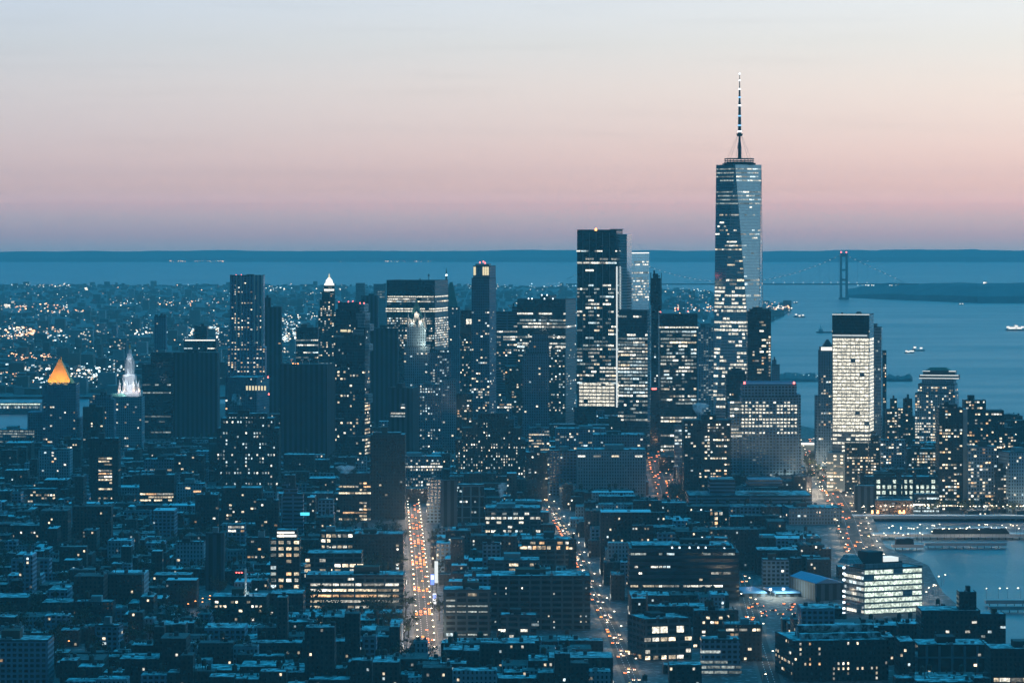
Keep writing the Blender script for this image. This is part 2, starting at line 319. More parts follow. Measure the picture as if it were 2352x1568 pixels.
fac = N(n, 'ShaderNodeMapRange', interpolation_type='SMOOTHSTEP'); l.new(sp.outputs[1], fac.inputs[0]); fac.inputs[1].default_value = .35; fac.inputs[2].default_value = .93
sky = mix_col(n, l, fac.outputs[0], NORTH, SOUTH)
# afterglow to the right of the view (the west), and its slow fall-off across the frame
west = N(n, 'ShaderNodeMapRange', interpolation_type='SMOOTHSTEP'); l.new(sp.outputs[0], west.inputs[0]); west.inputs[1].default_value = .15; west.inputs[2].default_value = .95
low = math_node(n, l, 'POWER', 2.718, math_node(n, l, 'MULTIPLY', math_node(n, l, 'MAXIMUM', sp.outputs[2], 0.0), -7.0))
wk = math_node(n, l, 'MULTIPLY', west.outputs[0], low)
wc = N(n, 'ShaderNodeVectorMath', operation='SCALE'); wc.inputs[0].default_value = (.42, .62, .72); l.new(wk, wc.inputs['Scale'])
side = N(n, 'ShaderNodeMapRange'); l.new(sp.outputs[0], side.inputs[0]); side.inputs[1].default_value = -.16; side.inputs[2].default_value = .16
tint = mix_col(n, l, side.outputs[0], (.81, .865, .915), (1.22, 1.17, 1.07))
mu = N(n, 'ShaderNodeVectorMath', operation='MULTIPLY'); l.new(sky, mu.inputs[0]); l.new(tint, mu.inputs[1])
# thin streaks of high cloud
cv = N(n, 'ShaderNodeVectorMath', operation='MULTIPLY'); l.new(tc.outputs['Generated'], cv.inputs[0]); cv.inputs[1].default_value = (14, 14, 260)
cn = N(n, 'ShaderNodeTexNoise'); cn.inputs['Scale'].default_value = 1.0; cn.inputs['Detail'].default_value = 5; l.new(cv.outputs[0], cn.inputs['Vector'])
cm = N(n, 'ShaderNodeMapRange'); l.new(cn.outputs['Fac'], cm.inputs[0]); cm.inputs[1].default_value = .52; cm.inputs[2].default_value = .75; cm.inputs[3].default_value = 1.0; cm.inputs[4].default_value = .955
cs_ = N(n, 'ShaderNodeVectorMath', operation='SCALE'); l.new(mu.outputs[0], cs_.inputs[0]); l.new(cm.outputs[0], cs_.inputs['Scale'])
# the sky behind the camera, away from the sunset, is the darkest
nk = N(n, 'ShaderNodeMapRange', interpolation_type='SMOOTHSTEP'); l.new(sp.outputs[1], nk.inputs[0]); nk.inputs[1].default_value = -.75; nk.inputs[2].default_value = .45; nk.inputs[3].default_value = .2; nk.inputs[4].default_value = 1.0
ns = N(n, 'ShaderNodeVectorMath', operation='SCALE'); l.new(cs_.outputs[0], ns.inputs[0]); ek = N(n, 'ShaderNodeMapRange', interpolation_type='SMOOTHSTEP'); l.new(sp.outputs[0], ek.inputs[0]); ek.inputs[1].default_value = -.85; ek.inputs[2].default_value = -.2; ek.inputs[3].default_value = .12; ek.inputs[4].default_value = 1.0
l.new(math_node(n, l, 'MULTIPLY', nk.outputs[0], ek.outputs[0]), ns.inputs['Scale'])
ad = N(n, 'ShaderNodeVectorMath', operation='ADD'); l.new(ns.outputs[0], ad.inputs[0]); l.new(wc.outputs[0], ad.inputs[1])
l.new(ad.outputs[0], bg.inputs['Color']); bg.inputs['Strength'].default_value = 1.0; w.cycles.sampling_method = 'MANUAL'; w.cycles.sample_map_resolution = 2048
sl = bpy.data.lights.new('sun', 'SUN'); sl.energy = 0.3; sl.angle = math.radians(20); sl.color = (1, .75, .68)
so = bpy.data.objects.new('sun', sl); C.objects.link(so); so.rotation_euler = Vector((-.9, -.35, -.1)).to_track_quat('-Z', 'Y').to_euler()
# ------------------------------------------------------------------ water, land, air
def water_mat():
    m, n, l, b = new_mat('water')
    ge = N(n, 'ShaderNodeNewGeometry'); mp = N(n, 'ShaderNodeVectorMath', operation='MULTIPLY'); l.new(ge.outputs['Position'], mp.inputs[0]); mp.inputs[1].default_value = (1, .35, 1)
    t = N(n, 'ShaderNodeTexNoise'); t.inputs['Scale'].default_value = .045; t.inputs['Detail'].default_value = 6; t.inputs['Roughness'].default_value = .65; l.new(mp.outputs[0], t.inputs['Vector'])
    bp = N(n, 'ShaderNodeBump'); bp.inputs['Strength'].default_value = .5; bp.inputs['Distance'].default_value = 2.5; l.new(t.outputs['Fac'], bp.inputs['Height']); l.new(bp.outputs[0], b.inputs['Normal'])
    mp2 = N(n, 'ShaderNodeVectorMath', operation='MULTIPLY'); l.new(ge.outputs['Position'], mp2.inputs[0]); mp2.inputs[1].default_value = (.0012, .0035, 0)
    t2 = N(n, 'ShaderNodeTexNoise'); t2.inputs['Detail'].default_value = 4; t2.inputs['Scale'].default_value = 1; l.new(mp2.outputs[0], t2.inputs['Vector'])
    mr = N(n, 'ShaderNodeMapRange'); l.new(t2.outputs['Fac'], mr.inputs[0]); mr.inputs[1].default_value = .35; mr.inputs[2].default_value = .7; mr.inputs[3].default_value = .3; mr.inputs[4].default_value = .4
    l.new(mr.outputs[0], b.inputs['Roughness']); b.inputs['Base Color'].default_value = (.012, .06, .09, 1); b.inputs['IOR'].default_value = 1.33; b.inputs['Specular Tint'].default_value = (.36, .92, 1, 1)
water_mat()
def sheet(name, mat, rows, xs, zf, kind='structure'):
    """rows: list of y; xs: function y -> list of x; zf(x, y)"""
    b = MB(); nx = None
    for y in rows:
        r = xs(y); nx = len(r)
        for x in r: b.v.append((x, y, zf(x, y)))
    for i in range(len(rows) - 1):
        for j in range(nx - 1): b.f.append((i * nx + j, i * nx + j + 1, (i + 1) * nx + j + 1, (i + 1) * nx + j)); b.m.append(0)
    return tag(b.build(name, mat), kind=kind)
LAND_Z = 0.0
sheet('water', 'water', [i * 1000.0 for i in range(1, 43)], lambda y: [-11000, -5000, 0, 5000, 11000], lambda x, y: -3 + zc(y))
# Manhattan: shore given in picture columns / rows
west_pts = [(2620, 1700), (2480, 1568), (2300, 1490), (2245, 1430), (2165, 1360), (2133, 1300), (2030, 1255), (1990, 1215), (1972, 1189)]
ring = [P(*p) for p in west_pts]
D0 = dist(1189)
ring += [(900.0, D0), (900.0, dist(990)), (gx(1885, dist(990)), dist(990)), (gx(1700, 6100), 6100), (gx(1500, 6600), 6600), (gx(900, 6700), 6700), (gx(400, 6300), 6300), (gx(200, 5750), 5750), (gx(-20, dist(990)), dist(990)), (-1400.0, 5400.0), (-1400.0, 1500.0), (1200.0, 1500.0)]
b = MB(); k = len(ring)
b.poly([(x, y, 0) for x, y in ring] + [(x, y, -6) for x, y in ring], [tuple(range(k))] + [(i, k + i, k + (i + 1) % k, (i + 1) % k) for i in range(k)])
tag(b.build('ground', 'land'), kind='structure')
def in_ring(x, y, r=ring):
    c = False; j = len(r) - 1
    for i in range(len(r)):
        if (r[i][1] > y) != (r[j][1] > y) and x < (r[j][0] - r[i][0]) * (y - r[i][1]) / (r[j][1] - r[i][1]) + r[i][0]: c = not c
        j = i
    return c
# the far borough: rows of (picture row, left column, right column)
BK = [(912, -250, 1350), (880, -250, 1400), (840, -250, 1500), (800, -250, 1600), (760, -250, 1690), (738, -250, 1770), (724, -250, 1800), (712, -250, 1815), (700, -250, 1800), (688, -250, 1640), (672, -250, 1645), (664, -250, 1560), (657, -250, 1080)]
def bk_edge(y):
    for (a, l0, r0), (c, l1, r1) in zip(BK, BK[1:]):
        if c <= y <= a: t = (a - y) / (a - c); return l0 + (l1 - l0) * t, r0 + (r1 - r0) * t
    return BK[0][1:]
b = MB()
for y, a, c in BK:
    D = dist(y)
    for px in (a, (a + c) / 2, c): b.v.append((gx(px, D), D, zc(D) + 1))
for i in range(len(BK) - 1):
    for j in range(2): b.f.append((i * 3 + j, i * 3 + j + 1, i * 3 + j + 4, i * 3 + j + 3)); b.m.append(0)
tag(b.build('far_shore_land', 'land'), kind='structure')
def ridge(name, px0, px1, ybase, ytop_f, depth, mat, step=10, rise=.35):
    """a wooded or built-up rise standing on the water: crest row ytop_f(px)"""
    b = MB(); n = int((px1 - px0) / step) + 1
    for i in range(n):
        px = px0 + i * step; yb = ybase(px) if callable(ybase) else ybase; D = dist(yb); h = max(1.0, (yb - ytop_f(px)) * D / F)
        for dd, hh in ((0, -2), (depth * .03, h * rise), (depth * .35, h * .86), (depth * .6, h), (depth, -2)):
            Dk = D + dd; b.v.append((gx(px, D) * Dk / D, Dk, zc(D) + hh * (Dk / D if hh > 0 else 1)))
    for i in range(n - 1):
        for j in range(4): b.f.append((i * 5 + j, (i + 1) * 5 + j, (i + 1) * 5 + j + 1, i * 5 + j + 1)); b.m.append(0)
    return tag(b.build(name, mat), kind='structure')
def wob(px, a, s, seed=0):
    return a * (math.sin(px / s + seed) + .6 * math.sin(px / s * 2.3 + seed * 2) + .35 * math.sin(px / s * 5.1 + seed * 3) + .3 * math.sin(px / s * 13 + seed))
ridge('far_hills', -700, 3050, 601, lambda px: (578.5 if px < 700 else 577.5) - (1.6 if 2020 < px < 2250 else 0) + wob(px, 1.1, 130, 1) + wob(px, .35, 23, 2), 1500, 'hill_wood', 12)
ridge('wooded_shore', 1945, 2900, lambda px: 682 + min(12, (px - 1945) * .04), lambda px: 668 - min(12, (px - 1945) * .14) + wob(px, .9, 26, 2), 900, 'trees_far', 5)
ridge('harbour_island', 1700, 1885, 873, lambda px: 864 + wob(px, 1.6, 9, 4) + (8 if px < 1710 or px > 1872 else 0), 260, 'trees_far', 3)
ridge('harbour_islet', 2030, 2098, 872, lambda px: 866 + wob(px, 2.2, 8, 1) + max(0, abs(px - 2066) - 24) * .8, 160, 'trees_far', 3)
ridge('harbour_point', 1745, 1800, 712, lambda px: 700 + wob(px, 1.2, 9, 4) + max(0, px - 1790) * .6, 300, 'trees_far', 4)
# the air: one even volume round camera and place, the sky outside it
hm = bpy.data.materials.new('haze'); hm.use_nodes = True; hn = hm.node_tree.nodes; hn.remove(hn['Principled BSDF'])
pv = hn.new('ShaderNodeVolumePrincipled'); pv.inputs['Density'].default_value = 3.8e-5; pv.inputs['Color'].default_value = (.52, .95, 1, 1); pv.inputs['Anisotropy'].default_value = 0.0
hm.node_tree.links.new(pv.outputs[0], hn['Material Output'].inputs['Volume']); MATS['haze'] = hm
b = MB(); b.box(-12000, 12000, -300, 44000, -150, 536)
tag(b.build('haze', 'haze'), kind='stuff')
# ------------------------------------------------------------------ the tall towers on the skyline
OT, AT = 'office tower', 'apartment tower'
# courthouse with the gilded pyramid
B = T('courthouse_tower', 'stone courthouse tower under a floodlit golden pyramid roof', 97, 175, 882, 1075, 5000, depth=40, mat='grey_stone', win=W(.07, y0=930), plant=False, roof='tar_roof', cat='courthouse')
part(B, 'wing', 'grey_stone', [('box', 62, 96, 947, 1110, 5, 45), ('box', 176, 182, 960, 1110, 5, 45)])
b = MB(); z = B['z']; x = B['x']; cy_ = 20
b.taper(x(104), x(164), 3.5, 38, z(882), z(876), .93); b.taper(x(107), x(161), 5, 36, z(876), z(842), .36); b.taper(x(124.5), x(143.5), 14.5, 26.5, z(842), z(826), .3); b.build('pyramid_roof', 'gold', B['root'])
b = MB(); b.cyl(0, 20.5, z(826), z(820), 1.2, .2, 8); b.build('finial', 'gold', B['root'])
b = MB()
for i in range(5): b.taper(x(104 + 12.5 * i), x(112 + 12.5 * i), 1.6, 4.2, z(886), z(878), .5)
b.build('parapet', 'stone', B['root'])
for i in range(3): spot(B['root'], (x(112 + 22 * i), -11, z(885)), (x(126 + 8 * i), 14, z(856)), 45000, (1, .55, .2), 62)
spot(B['root'], (x(178), 20, z(884)), (x(140), 20, z(856)), 25000, (1, .55, .2), 62)
# municipal building: white tiered tower
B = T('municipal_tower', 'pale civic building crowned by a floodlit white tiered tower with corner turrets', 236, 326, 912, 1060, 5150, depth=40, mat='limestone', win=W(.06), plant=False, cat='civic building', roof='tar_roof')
b = MB(); b.taper(x0 := B['x'](238), B['x'](300), -1, 30, B['z'](921), B['z'](904), .45); b.build('roof', 'copper_green', B['root'])
part(B, 'tower_tier', 'white_stone', [('box', 268, 322, 899, 921, 8, 36), ('box', 279, 313, 884, 899, 11, 33), ('taper', 282, 309, 860, 884, 12, 32, .9), ('cyl', 294.5, 22, 828, 860, 5.6, 5.2, 16), ('cyl', 294.5, 22, 825, 828, 6.3, 6.3, 16), ('taper', 287, 302, 812, 825, 17, 27, .55), ('cyl', 294.5, 22, 803, 812, 3.0, 2.2, 12)])
b = MB()
for k in range(12):
    a = 2 * math.pi * k / 12; b.cyl(B['x'](294.5) + 6.9 * math.cos(a), 22 + 6.9 * math.sin(a), B['z'](858), B['z'](829), .5, .5, 6)
for k in range(7): b.box(B['x'](281 + k * 5) - .5, B['x'](281 + k * 5) + .5, 9.6, 10.6, B['z'](884), B['z'](863))
b.build('colonnade', 'white_stone', B['root'])
for tx in (272, 284, 306, 318):
    b = MB(); b.cyl(B['x'](tx), 10, B['z'](899), B['z'](884), 2.1, 2.1, 8); b.cyl(B['x'](tx), 10, B['z'](884), B['z'](872), 2.3, .2, 8); b.build('turret', 'stone', B['root'])
    lamp(B['root'], B['x'](tx), 7, B['z'](897), 900, (1, .5, .3), .6)
b = MB(); b.cyl(B['x'](294.5), 22, B['z'](803), B['z'](792), 1.2, .7, 8); b.box(B['x'](294.5) - 1.2, B['x'](294.5) + 1.2, 21.6, 22.4, B['z'](797), B['z'](795)); b.build('statue', 'gold', B['root'])
for lx, ly, yy, e in ((279, 2.5, 898, 3600), (295, 2.5, 898, 3600), (312, 2.5, 898, 3600), (286, 6.5, 882, 4600), (304, 6.5, 882, 4600), (288, 9, 859, 4200), (301, 9, 859, 4200), (294.5, 10, 825, 2000)): lamp(B['root'], B['x'](lx), ly, B['z'](yy), e, (.86, .93, 1), 1)
T('stone_office', 'dark stone office with a hipped roof beside the white civic tower', 205, 262, 918, 1010, 5000, mat='grey_stone', win=W(.1), tiers=[(212, 254, 908)])
T('slab_tower', 'dark blank exchange slab tower with few lights, wide and flat topped', 395, 500, 811, 1035, 5400, side=0, depth=40, mat='blind_slab', cat=OT, roof='tar_roof')
T('slab_tower', 'dark lower office slab left of the blank exchange tower with thin lit floor lines', 326, 394, 838, 1045, 5350, depth=36, mat='dark_glass', win=W(.11, 'rows', 'dim', y0=865), cat=OT, roof='tar_roof', tiers=[(346, 394, 811, 3)])
B = T('stepped_office', 'dark office with a lit roof line and a square top block behind the blank slab', 422, 497, 779, 815, 6000, mat='dark_glass', win=W(.3, 'rows', 'cool', y0=797), cat=OT, tiers=[(445, 474, 750, 8)])
part(B, 'light_strip', 'crown_white', [('box', 425, 494, 780, 782.5, -.6, 0)])
B = T('slender_tower', 'thin dark tower with a clustered top seen against the far borough lights', 354, 381, 728, 812, 6350, mat='grey_stone', win=W(.04), cat=AT)
part(B, 'water_tank', 'dark_metal', [('cyl', 359, 6, 722, 728, 3, 3), ('cyl', 368, 6, 724, 728, 2.5, 2.5), ('cyl', 377, 6, 722, 728, 3, 3)])
# rippled steel apartment tower
B = T('rippled_tower', 'tall steel apartment tower with vertical rippled bays, leftmost of the high towers', 528, 605, 633, 872, 5250, depth=30, mat='metal_ribs', win=[W(.34, tone='warm', y0=690, y1=870, w=2.4), W(.1, tone='warm', y0=645, y1=690, w=2.4)], cat=AT, plant=False, tiers=())
for i, (a, c_) in enumerate(((541.5, 544), (553, 555), (583, 586), (591.5, 594), (600, 604))): part(B, 'rib', 'rib_sheen', [('box', a, c_, 632, 795, -2.6, 0)])  # pale colour put into the steel ribs for the light they reflect
part(B, 'podium', 'metal_ribs', [('box', 523, 609, 797, 905, -5, 36)]); ws = []; lit(ws, (0, -5, 0), B['x'](524), B['x'](608), B['z'](868), B['z'](800), .3, 'grid', 'warm', 3.2, 4.6, 2.4, 1.8); place_windows(B['root'], ws); part(B, 'crown', 'dark_metal', [('box', 566, 582, 630, 633, 3, 20), ('box', 530, 560, 631.5, 633, 3, 20)])
beacon(B, [(529, 2, 633), (542, 2, 632), (554, 2, 632)])
T('dark_slab', 'plain dark slab tower right beside the rippled steel tower', 607, 646, 706, 880, 5650, mat='blind_slab', win=W(.01), cat=OT, tiers=[(607, 621, 685, 2)], roof='tar_roof')
B = T('terrace_office', 'low dark office with lit floor strips left of the domed spire tower', 680, 730, 753, 830, 5700, mat='dark_glass', win=W(.35, 'rows', 'office', y0=770), cat=OT)
# spire tower with the white lantern
B = T('spire_tower', 'stepped stone skyscraper ending in a glowing white dome lantern', 727, 771, 760, 850, 6000, depth=30, mat='brown_brick', win=W(.22, tone='mix'), plant=False, cat=OT, roof='tar_roof', tiers=[(731, 770, 715, 2), (734, 768, 690, 3.5), (739, 768, 672, 5), (742, 768, 664, 6), (743.5, 767, 657, 7)])
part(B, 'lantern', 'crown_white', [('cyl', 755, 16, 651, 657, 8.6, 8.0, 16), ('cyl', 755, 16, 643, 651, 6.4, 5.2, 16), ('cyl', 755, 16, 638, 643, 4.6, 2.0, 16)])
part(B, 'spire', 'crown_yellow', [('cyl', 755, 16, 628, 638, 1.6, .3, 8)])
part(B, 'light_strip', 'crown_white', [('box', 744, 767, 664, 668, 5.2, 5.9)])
# stacked-box apartment tower
B = T('stacked_tower', 'apartment tower of shifted glass boxes with balcony slabs jutting near its top', 766, 838, 735, 1078, 4700, side=10, mat='blue_glass', win=[W(.16, tone='warm', y0=850, y1=1075, w=2.6, fh=4.4, bw=4.2, ps=.5), W(.02, y0=740, y1=850)], cat=AT, plant=False, roof='tar_roof', tiers=[(770, 832, 712, 1.0), (774, 822, 696, 2.5)])
for i, (a, c_, y0_, y1_, d) in enumerate(((822, 838, 735, 752, -2), (812, 836, 756, 770, -2.5), (818, 840, 719, 735, -2), (826, 836, 698, 716, 0), (766, 790, 770, 776, -3), (836, 849, 745, 760, 1), (834, 847, 790, 806, 1), (832, 846, 905, 925, 1), (764, 780, 845, 850, -3), (764, 782, 905, 908, -3), (800, 846, 1000, 1003, -3), (762, 790, 960, 963, -3))):
    part(B, 'balcony_box', 'pale_glass', [('box', a, c_, y0_, y1_, d, 22)])
beacon(B, [(776, 4, 694), (798, 4, 693), (808, 4, 692), (826, 2, 696), (835, 2, 696)], r=.7)
part(B, 'lit_terrace', 'crown_yellow', [('box', 800, 806, 757, 762, -3, -2.2), ('box', 783, 797, 757, 762, -3, -2.2)])
T('dark_slab', 'narrow dark tower with a plain flat top behind the stacked-box tower', 829, 868, 680, 760, 6050, mat='blind_slab', win=W(.05, 'rows', y0=720), cat=OT, roof='tar_roof')
T('hazy_tower', 'left of two hazy far towers behind the wide flat bank tower', 817, 838, 651, 690, 8200, mat='pale_glass', cat=AT, plant=False)
T('hazy_tower', 'right of two hazy far towers, dotted with faint windows, behind the flat bank tower', 858, 886, 653, 690, 8400, mat='pale_glass', win=W(.3, tone='dim', fh=6, bw=6), cat=AT, plant=False)
B = T('bank_tower', 'wide flat bank tower with dark crown and two bright full-width floors', 887, 999, 645, 800, 5800, side=28, mat='dark_glass', plant=False, cat=OT, roof='tar_roof', win=[W(.98, 'full', 'full', y0=675, y1=682, bw=3.2), W(.5, 'rows', 'office', y0=683, y1=704), W(.98, 'full', 'full', y0=706, y1=717, bw=6, w=5.2), W(.6, 'grid', 'office', y0=727, y1=800, ps=.9)])
part(B, 'antenna', 'dark_metal', [('box', 977, 978.2, 629, 645, 20, 20.8), ('box', 975, 980, 632, 634, 19.6, 21), ('box', 956, 958, 640, 645, 20, 22)])
B = T('green_spire_tower', 'tower with a steep green pyramid roof and thin lit spire behind the bank tower', 1020, 1056, 706, 800, 6050, side=0, depth=28, mat='grey_stone', win=W(.06), plant=False, cat=OT, roof='tar_roof')
b = MB(); b.taper(B['x'](1020), B['x'](1052), 1, 26, B['z'](706), B['z'](648), .2); b.build('pyramid_roof', 'copper_green', B['root'])
part(B, 'spire', 'copper_green', [('cyl', 1025, 12, 634, 650, 1.9, 1.5, 8), ('cyl', 1025, 12, 615, 630, 1.3, .2, 8)]); part(B, 'beacon', 'lamp_ice', [('cyl', 1025, 12, 630, 634, 1.7, 1.7, 8)])
T('flat_slab', 'broad dark slab with unlit face between stacked-box tower and gothic tower', 851, 914, 755, 880, 5350, mat='blind_slab', win=W(.02, x0=900, x1=914), cat=OT, roof='tar_roof')
# gothic tower
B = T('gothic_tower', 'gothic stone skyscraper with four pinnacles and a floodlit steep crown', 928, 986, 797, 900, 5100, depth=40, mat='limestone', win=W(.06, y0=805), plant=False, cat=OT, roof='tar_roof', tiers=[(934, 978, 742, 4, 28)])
b = MB(); b.taper(B['x'](938), B['x'](974), 6, 26, B['z'](742), B['z'](703), .32); b.taper(B['x'](951), B['x'](961), 12, 20, B['z'](703), B['z'](684), .12); b.build('pyramid_roof', 'copper_green', B['root'])
for tx in (937, 952, 962, 976):
    b = MB(); b.cyl(B['x'](tx), 5, B['z'](752), B['z'](730), 1.9, 1.7, 6); b.cyl(B['x'](tx), 5, B['z'](730), B['z'](718), 1.8, .1, 6); b.build('pinnacle', 'stone', B['root'])
part(B, 'dormer', 'stone', [('box', 952, 961, 722, 735, 6, 9), ('taper', 952, 961, 715, 722, 6, 9, .1), ('box', 941, 947, 732, 742, 5, 9), ('box', 966, 972, 732, 742, 5, 9)])
for lx, yy, e in ((946, 741, 4000), (966, 741, 4000), (956, 722, 3000), (974, 790, 9000), (976, 760, 6000)): lamp(B['root'], B['x'](lx), -3 if yy > 745 else 3, B['z'](yy), e, (1, .9, .72), .8)
T('gable_office', 'stone office with a pale sloped roof right of the gothic tower', 986, 1034, 812, 1010, 4980, mat='grey_stone', win=W(.25, tone='cool'), cat=OT, plant=False, tiers=[(994, 1030, 805, 6)])
T('dark_tower', 'narrow dark tower with one large glowing window below its top', 1057, 1083, 714, 900, 5600, mat='dark_glass', win=[W(.98, 'full', 'full', y0=734, y1=750, x0=1066, x1=1083, fh=9, bw=5, h=8), W(.14, y0=770)], cat=OT, roof='tar_roof')
# slender stone hotel tower
B = T('crowned_tower', 'tall slim stone tower with lit notched crown and pale western side', 1083, 1124, 640, 945, 5050, side=15, mat='grey_stone', win=[W(.07, y0=715, y1=800), W(.15, y0=800, y1=950, ps=.06)], plant=False, cat=AT, roof='tar_roof', tiers=[(1086, 1124, 612, 2)])
part(B, 'crown', 'stone', [('box', 1090, 1121, 606, 612, 5, 18)])
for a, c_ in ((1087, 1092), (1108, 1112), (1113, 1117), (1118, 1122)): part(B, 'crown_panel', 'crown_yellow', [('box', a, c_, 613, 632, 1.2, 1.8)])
beacon(B, [(1100, 6, 603), (1108, 6, 601), (1112, 6, 604)], 'lamp_red', .9)
T('banded_office', 'mid-height office with pale lit floors between crowned tower and black roof block', 1140, 1190, 716, 935, 5500, mat='banded', win=[W(.4, 'rows', 'office', y0=735, y1=800), W(.14, y0=800)], cat=OT, tiers=[(1176, 1188, 706, 8)])
B = T('black_block', 'massive black office block with roof floodlights left of the tallest glass slab', 1188, 1299, 688, 960, 5450, side=26, mat='dark_glass', plant=False, win=[W(.45, 'rows', 'office', y0=712, y1=800, fh=5.0, bw=4.2, h=2.4, ps=.1), W(.2, 'grid', 'office', y0=765, y1=950, ps=.05)], cat=OT, roof='tar_roof', tiers=[(1236, 1258, 680, 15)])
beacon(B, [(1214, 0, 686), (1222, 0, 686), (1240, 14, 678), (1252, 14, 678), (1251, -1, 686), (1270, 0, 686)], 'lamp_ice', 1.0)
T('pyramid_office', 'slate-roofed stone tower with a broad hipped top in front of the black block', 1200, 1262, 812, 965, 4950, mat='grey_stone', win=W(.03), cat=OT, roof='tar_roof', plant=False, tiers=[(1214, 1261, 782, 5), (1222, 1260, 768, 8)])
# glass slab with bright foot
B = T('glass_slab_tower', 'very tall glass slab tower with dark top, red beacon and fully lit lower floors', 1326, 1416, 529, 935, 5200, side=9, depth=45, mat='dark_glass', plant=False, cat=OT, roof='tar_roof', win=[W(.35, 'rows', 'cool', y0=570, y1=582), W(.5, 'rows', 'office', y0=593, y1=622, fh=5.4, bw=4.2, h=2.5), W(.06, 'rows', 'office', y0=622, y1=652, fh=5.4, bw=4.2, h=2.5), W(.55, 'runs', 'office', y0=652, y1=735, fh=5.4, bw=4.2, h=2.5), W(.36, 'runs', 'office', y0=735, y1=785, fh=5.4, bw=4.2, h=2.5), W(.62, 'runs', 'office', y0=785, y1=882, fh=5.4, bw=4.2, h=2.5), W(.97, 'full', 'full', y0=880, y1=933, fh=5.0, bw=6.5, w=6, h=3.2)])
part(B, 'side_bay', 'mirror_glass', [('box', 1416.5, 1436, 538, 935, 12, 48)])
part(B, 'light_strip', 'strip_white', [('box', 1415.5, 1418.5, 612, 958, -1.2, -.2)])
part(B, 'mullion', 'steel', [('box', q, q + .8, 535, 935, -.7, 0) for q in (1339, 1354, 1369, 1384, 1400)])
part(B, 'roof_fin', 'dark_metal', [('box', 1400, 1430, 526, 527.5, 4, 8), ('box', 1326, 1416, 528, 529.5, -.5, .3)])
beacon(B, [(1369, 0, 527)], 'lamp_orange', 1.8)
part(B, 'podium', 'dark_glass', [('box', 1320, 1428, 935, 975, -4, 40)])
B = T('mirror_tower', 'pale mirror glass tower with a bright white line along its roof edge', 1440, 1493, 581, 712, 5450, depth=10, yaw=-42, mat='mirror_glass', plant=False, cat=OT, roof='tar_roof', win=[W(.35, 'rows', 'glass', y0=600, y1=640), W(.6, 'rows', 'glass', y0=640, y1=690)])
part(B, 'light_strip', 'crown_white', [('box', 1440, 1492, 580, 582.2, -.8, -.1)])
B = T('lit_glass_block', 'brightly lit glass office with a pale blue corner edge in front of the mirror tower', 1421, 1487, 713, 970, 4900, side=6, mat='blue_glass', plant=False, cat=OT, roof='tar_roof', win=[W(.45, 'rows', 'glass', y0=722, y1=790, fh=5.0, bw=4.2, h=2.4), W(.92, 'runs', 'office', y0=790, y1=915, fh=4.6, bw=4.2, h=2.3), W(.5, 'runs', 'glass', y0=915, y1=970, fh=5.0, bw=4.2, h=2.4)])
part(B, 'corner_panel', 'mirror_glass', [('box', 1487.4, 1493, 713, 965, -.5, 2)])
B = T('unfinished_tower', 'dark unfinished tower with crane masts between the lit block and rowed offices', 1496, 1518, 640, 1020, 5300, mat='dark_glass', plant=False, cat=OT, roof='tar_roof', win=W(.07, tone='cool', y0=700), tiers=[(1500, 1512, 630, 4)])
part(B, 'mast', 'dark_metal', [('box', 1494, 1496, 626, 700, 1, 3), ('box', 1501, 1505, 621, 640, 4, 8), ('box', 1518.5, 1520, 626, 710, 1, 2.5), ('box', 1509, 1516, 633, 636, 4, 6)])
B = T('rowed_office', 'office tower with dark crown and many bright floor rows left of the tallest tower', 1515, 1602, 722, 1060, 5050, depth=45, mat='dark_glass', plant=False, cat=OT, roof='tar_roof', win=[W(.9, 'runs', 'full', y0=744, y1=752, bw=4), W(.65, 'rows', 'office', y0=752, y1=800, fh=5.0, bw=4.2, h=2.4), W(.52, 'runs', 'office', y0=800, y1=900, fh=5.0, bw=4.2, h=2.4), W(.3, 'rows', 'office', y0=900, y1=1045, fh=5.0, bw=4.2, h=2.4)])
beacon(B, [(1517, 0, 716), (1558, 2, 711), (1580, 2, 715)], r=.7)
part(B, 'wing', 'dark_glass', [('box', 1494, 1514.5, 890, 1090, -2, 30)]); part(B, 'light_strip', 'lamp_red', [('box', 1497, 1508, 891, 894, -2.6, -2.1)])
part(B, 'light_strip', 'crown_white', [('box', 1514, 1548, 1041, 1045, -.8, -.1)])
T('lattice_tower', 'hazy tower with a fine lit lattice squeezed left of the tallest tower', 1603, 1640, 752, 950, 5700, mat='concrete_grid', win=W(.3, tone='dim'), cat=OT)
# the tallest tower: square foot, square top turned by 45 degrees, eight leaning triangles
D = 4900.0; m = D / F; cx = gx(1700, D); root = tag(empty('tallest_tower', (cx, D, 0)), 'tallest tower, tapering glass prism with triangular faces and a lit spire', OT)
zt, zb, rt, rb = pz(378, D), 20.0, 31.0, 43.0
top = [(rt * math.cos(math.radians(a)), rt * math.sin(math.radians(a))) for a in (-13, 77, 167, 257)]; bot = [(rb * math.cos(math.radians(a)), rb * math.sin(math.radians(a))) for a in (-58, 32, 122, 212)]
dy = 30; top = [(x, y + dy) for x, y in top]; bot = [(x, y + dy) for x, y in bot]
b = MB()
for i in range(4): b.face([(*bot[i], zb), (*bot[(i + 1) % 4], zb), (*top[i], zt)]); b.face([(*bot[i], zb), (*top[i], zt), (*top[i - 1], zt)])
b.face([(*q, zt) for q in top]); b.poly([(*q, 0) for q in bot] + [(*q, zb) for q in bot], [(0, 1, 5, 4), (1, 2, 6, 5), (2, 3, 7, 6), (3, 0, 4, 7)])
b.build('glass_prism', 'mirror_glass', root)
ws = []; rr = random.Random(5)
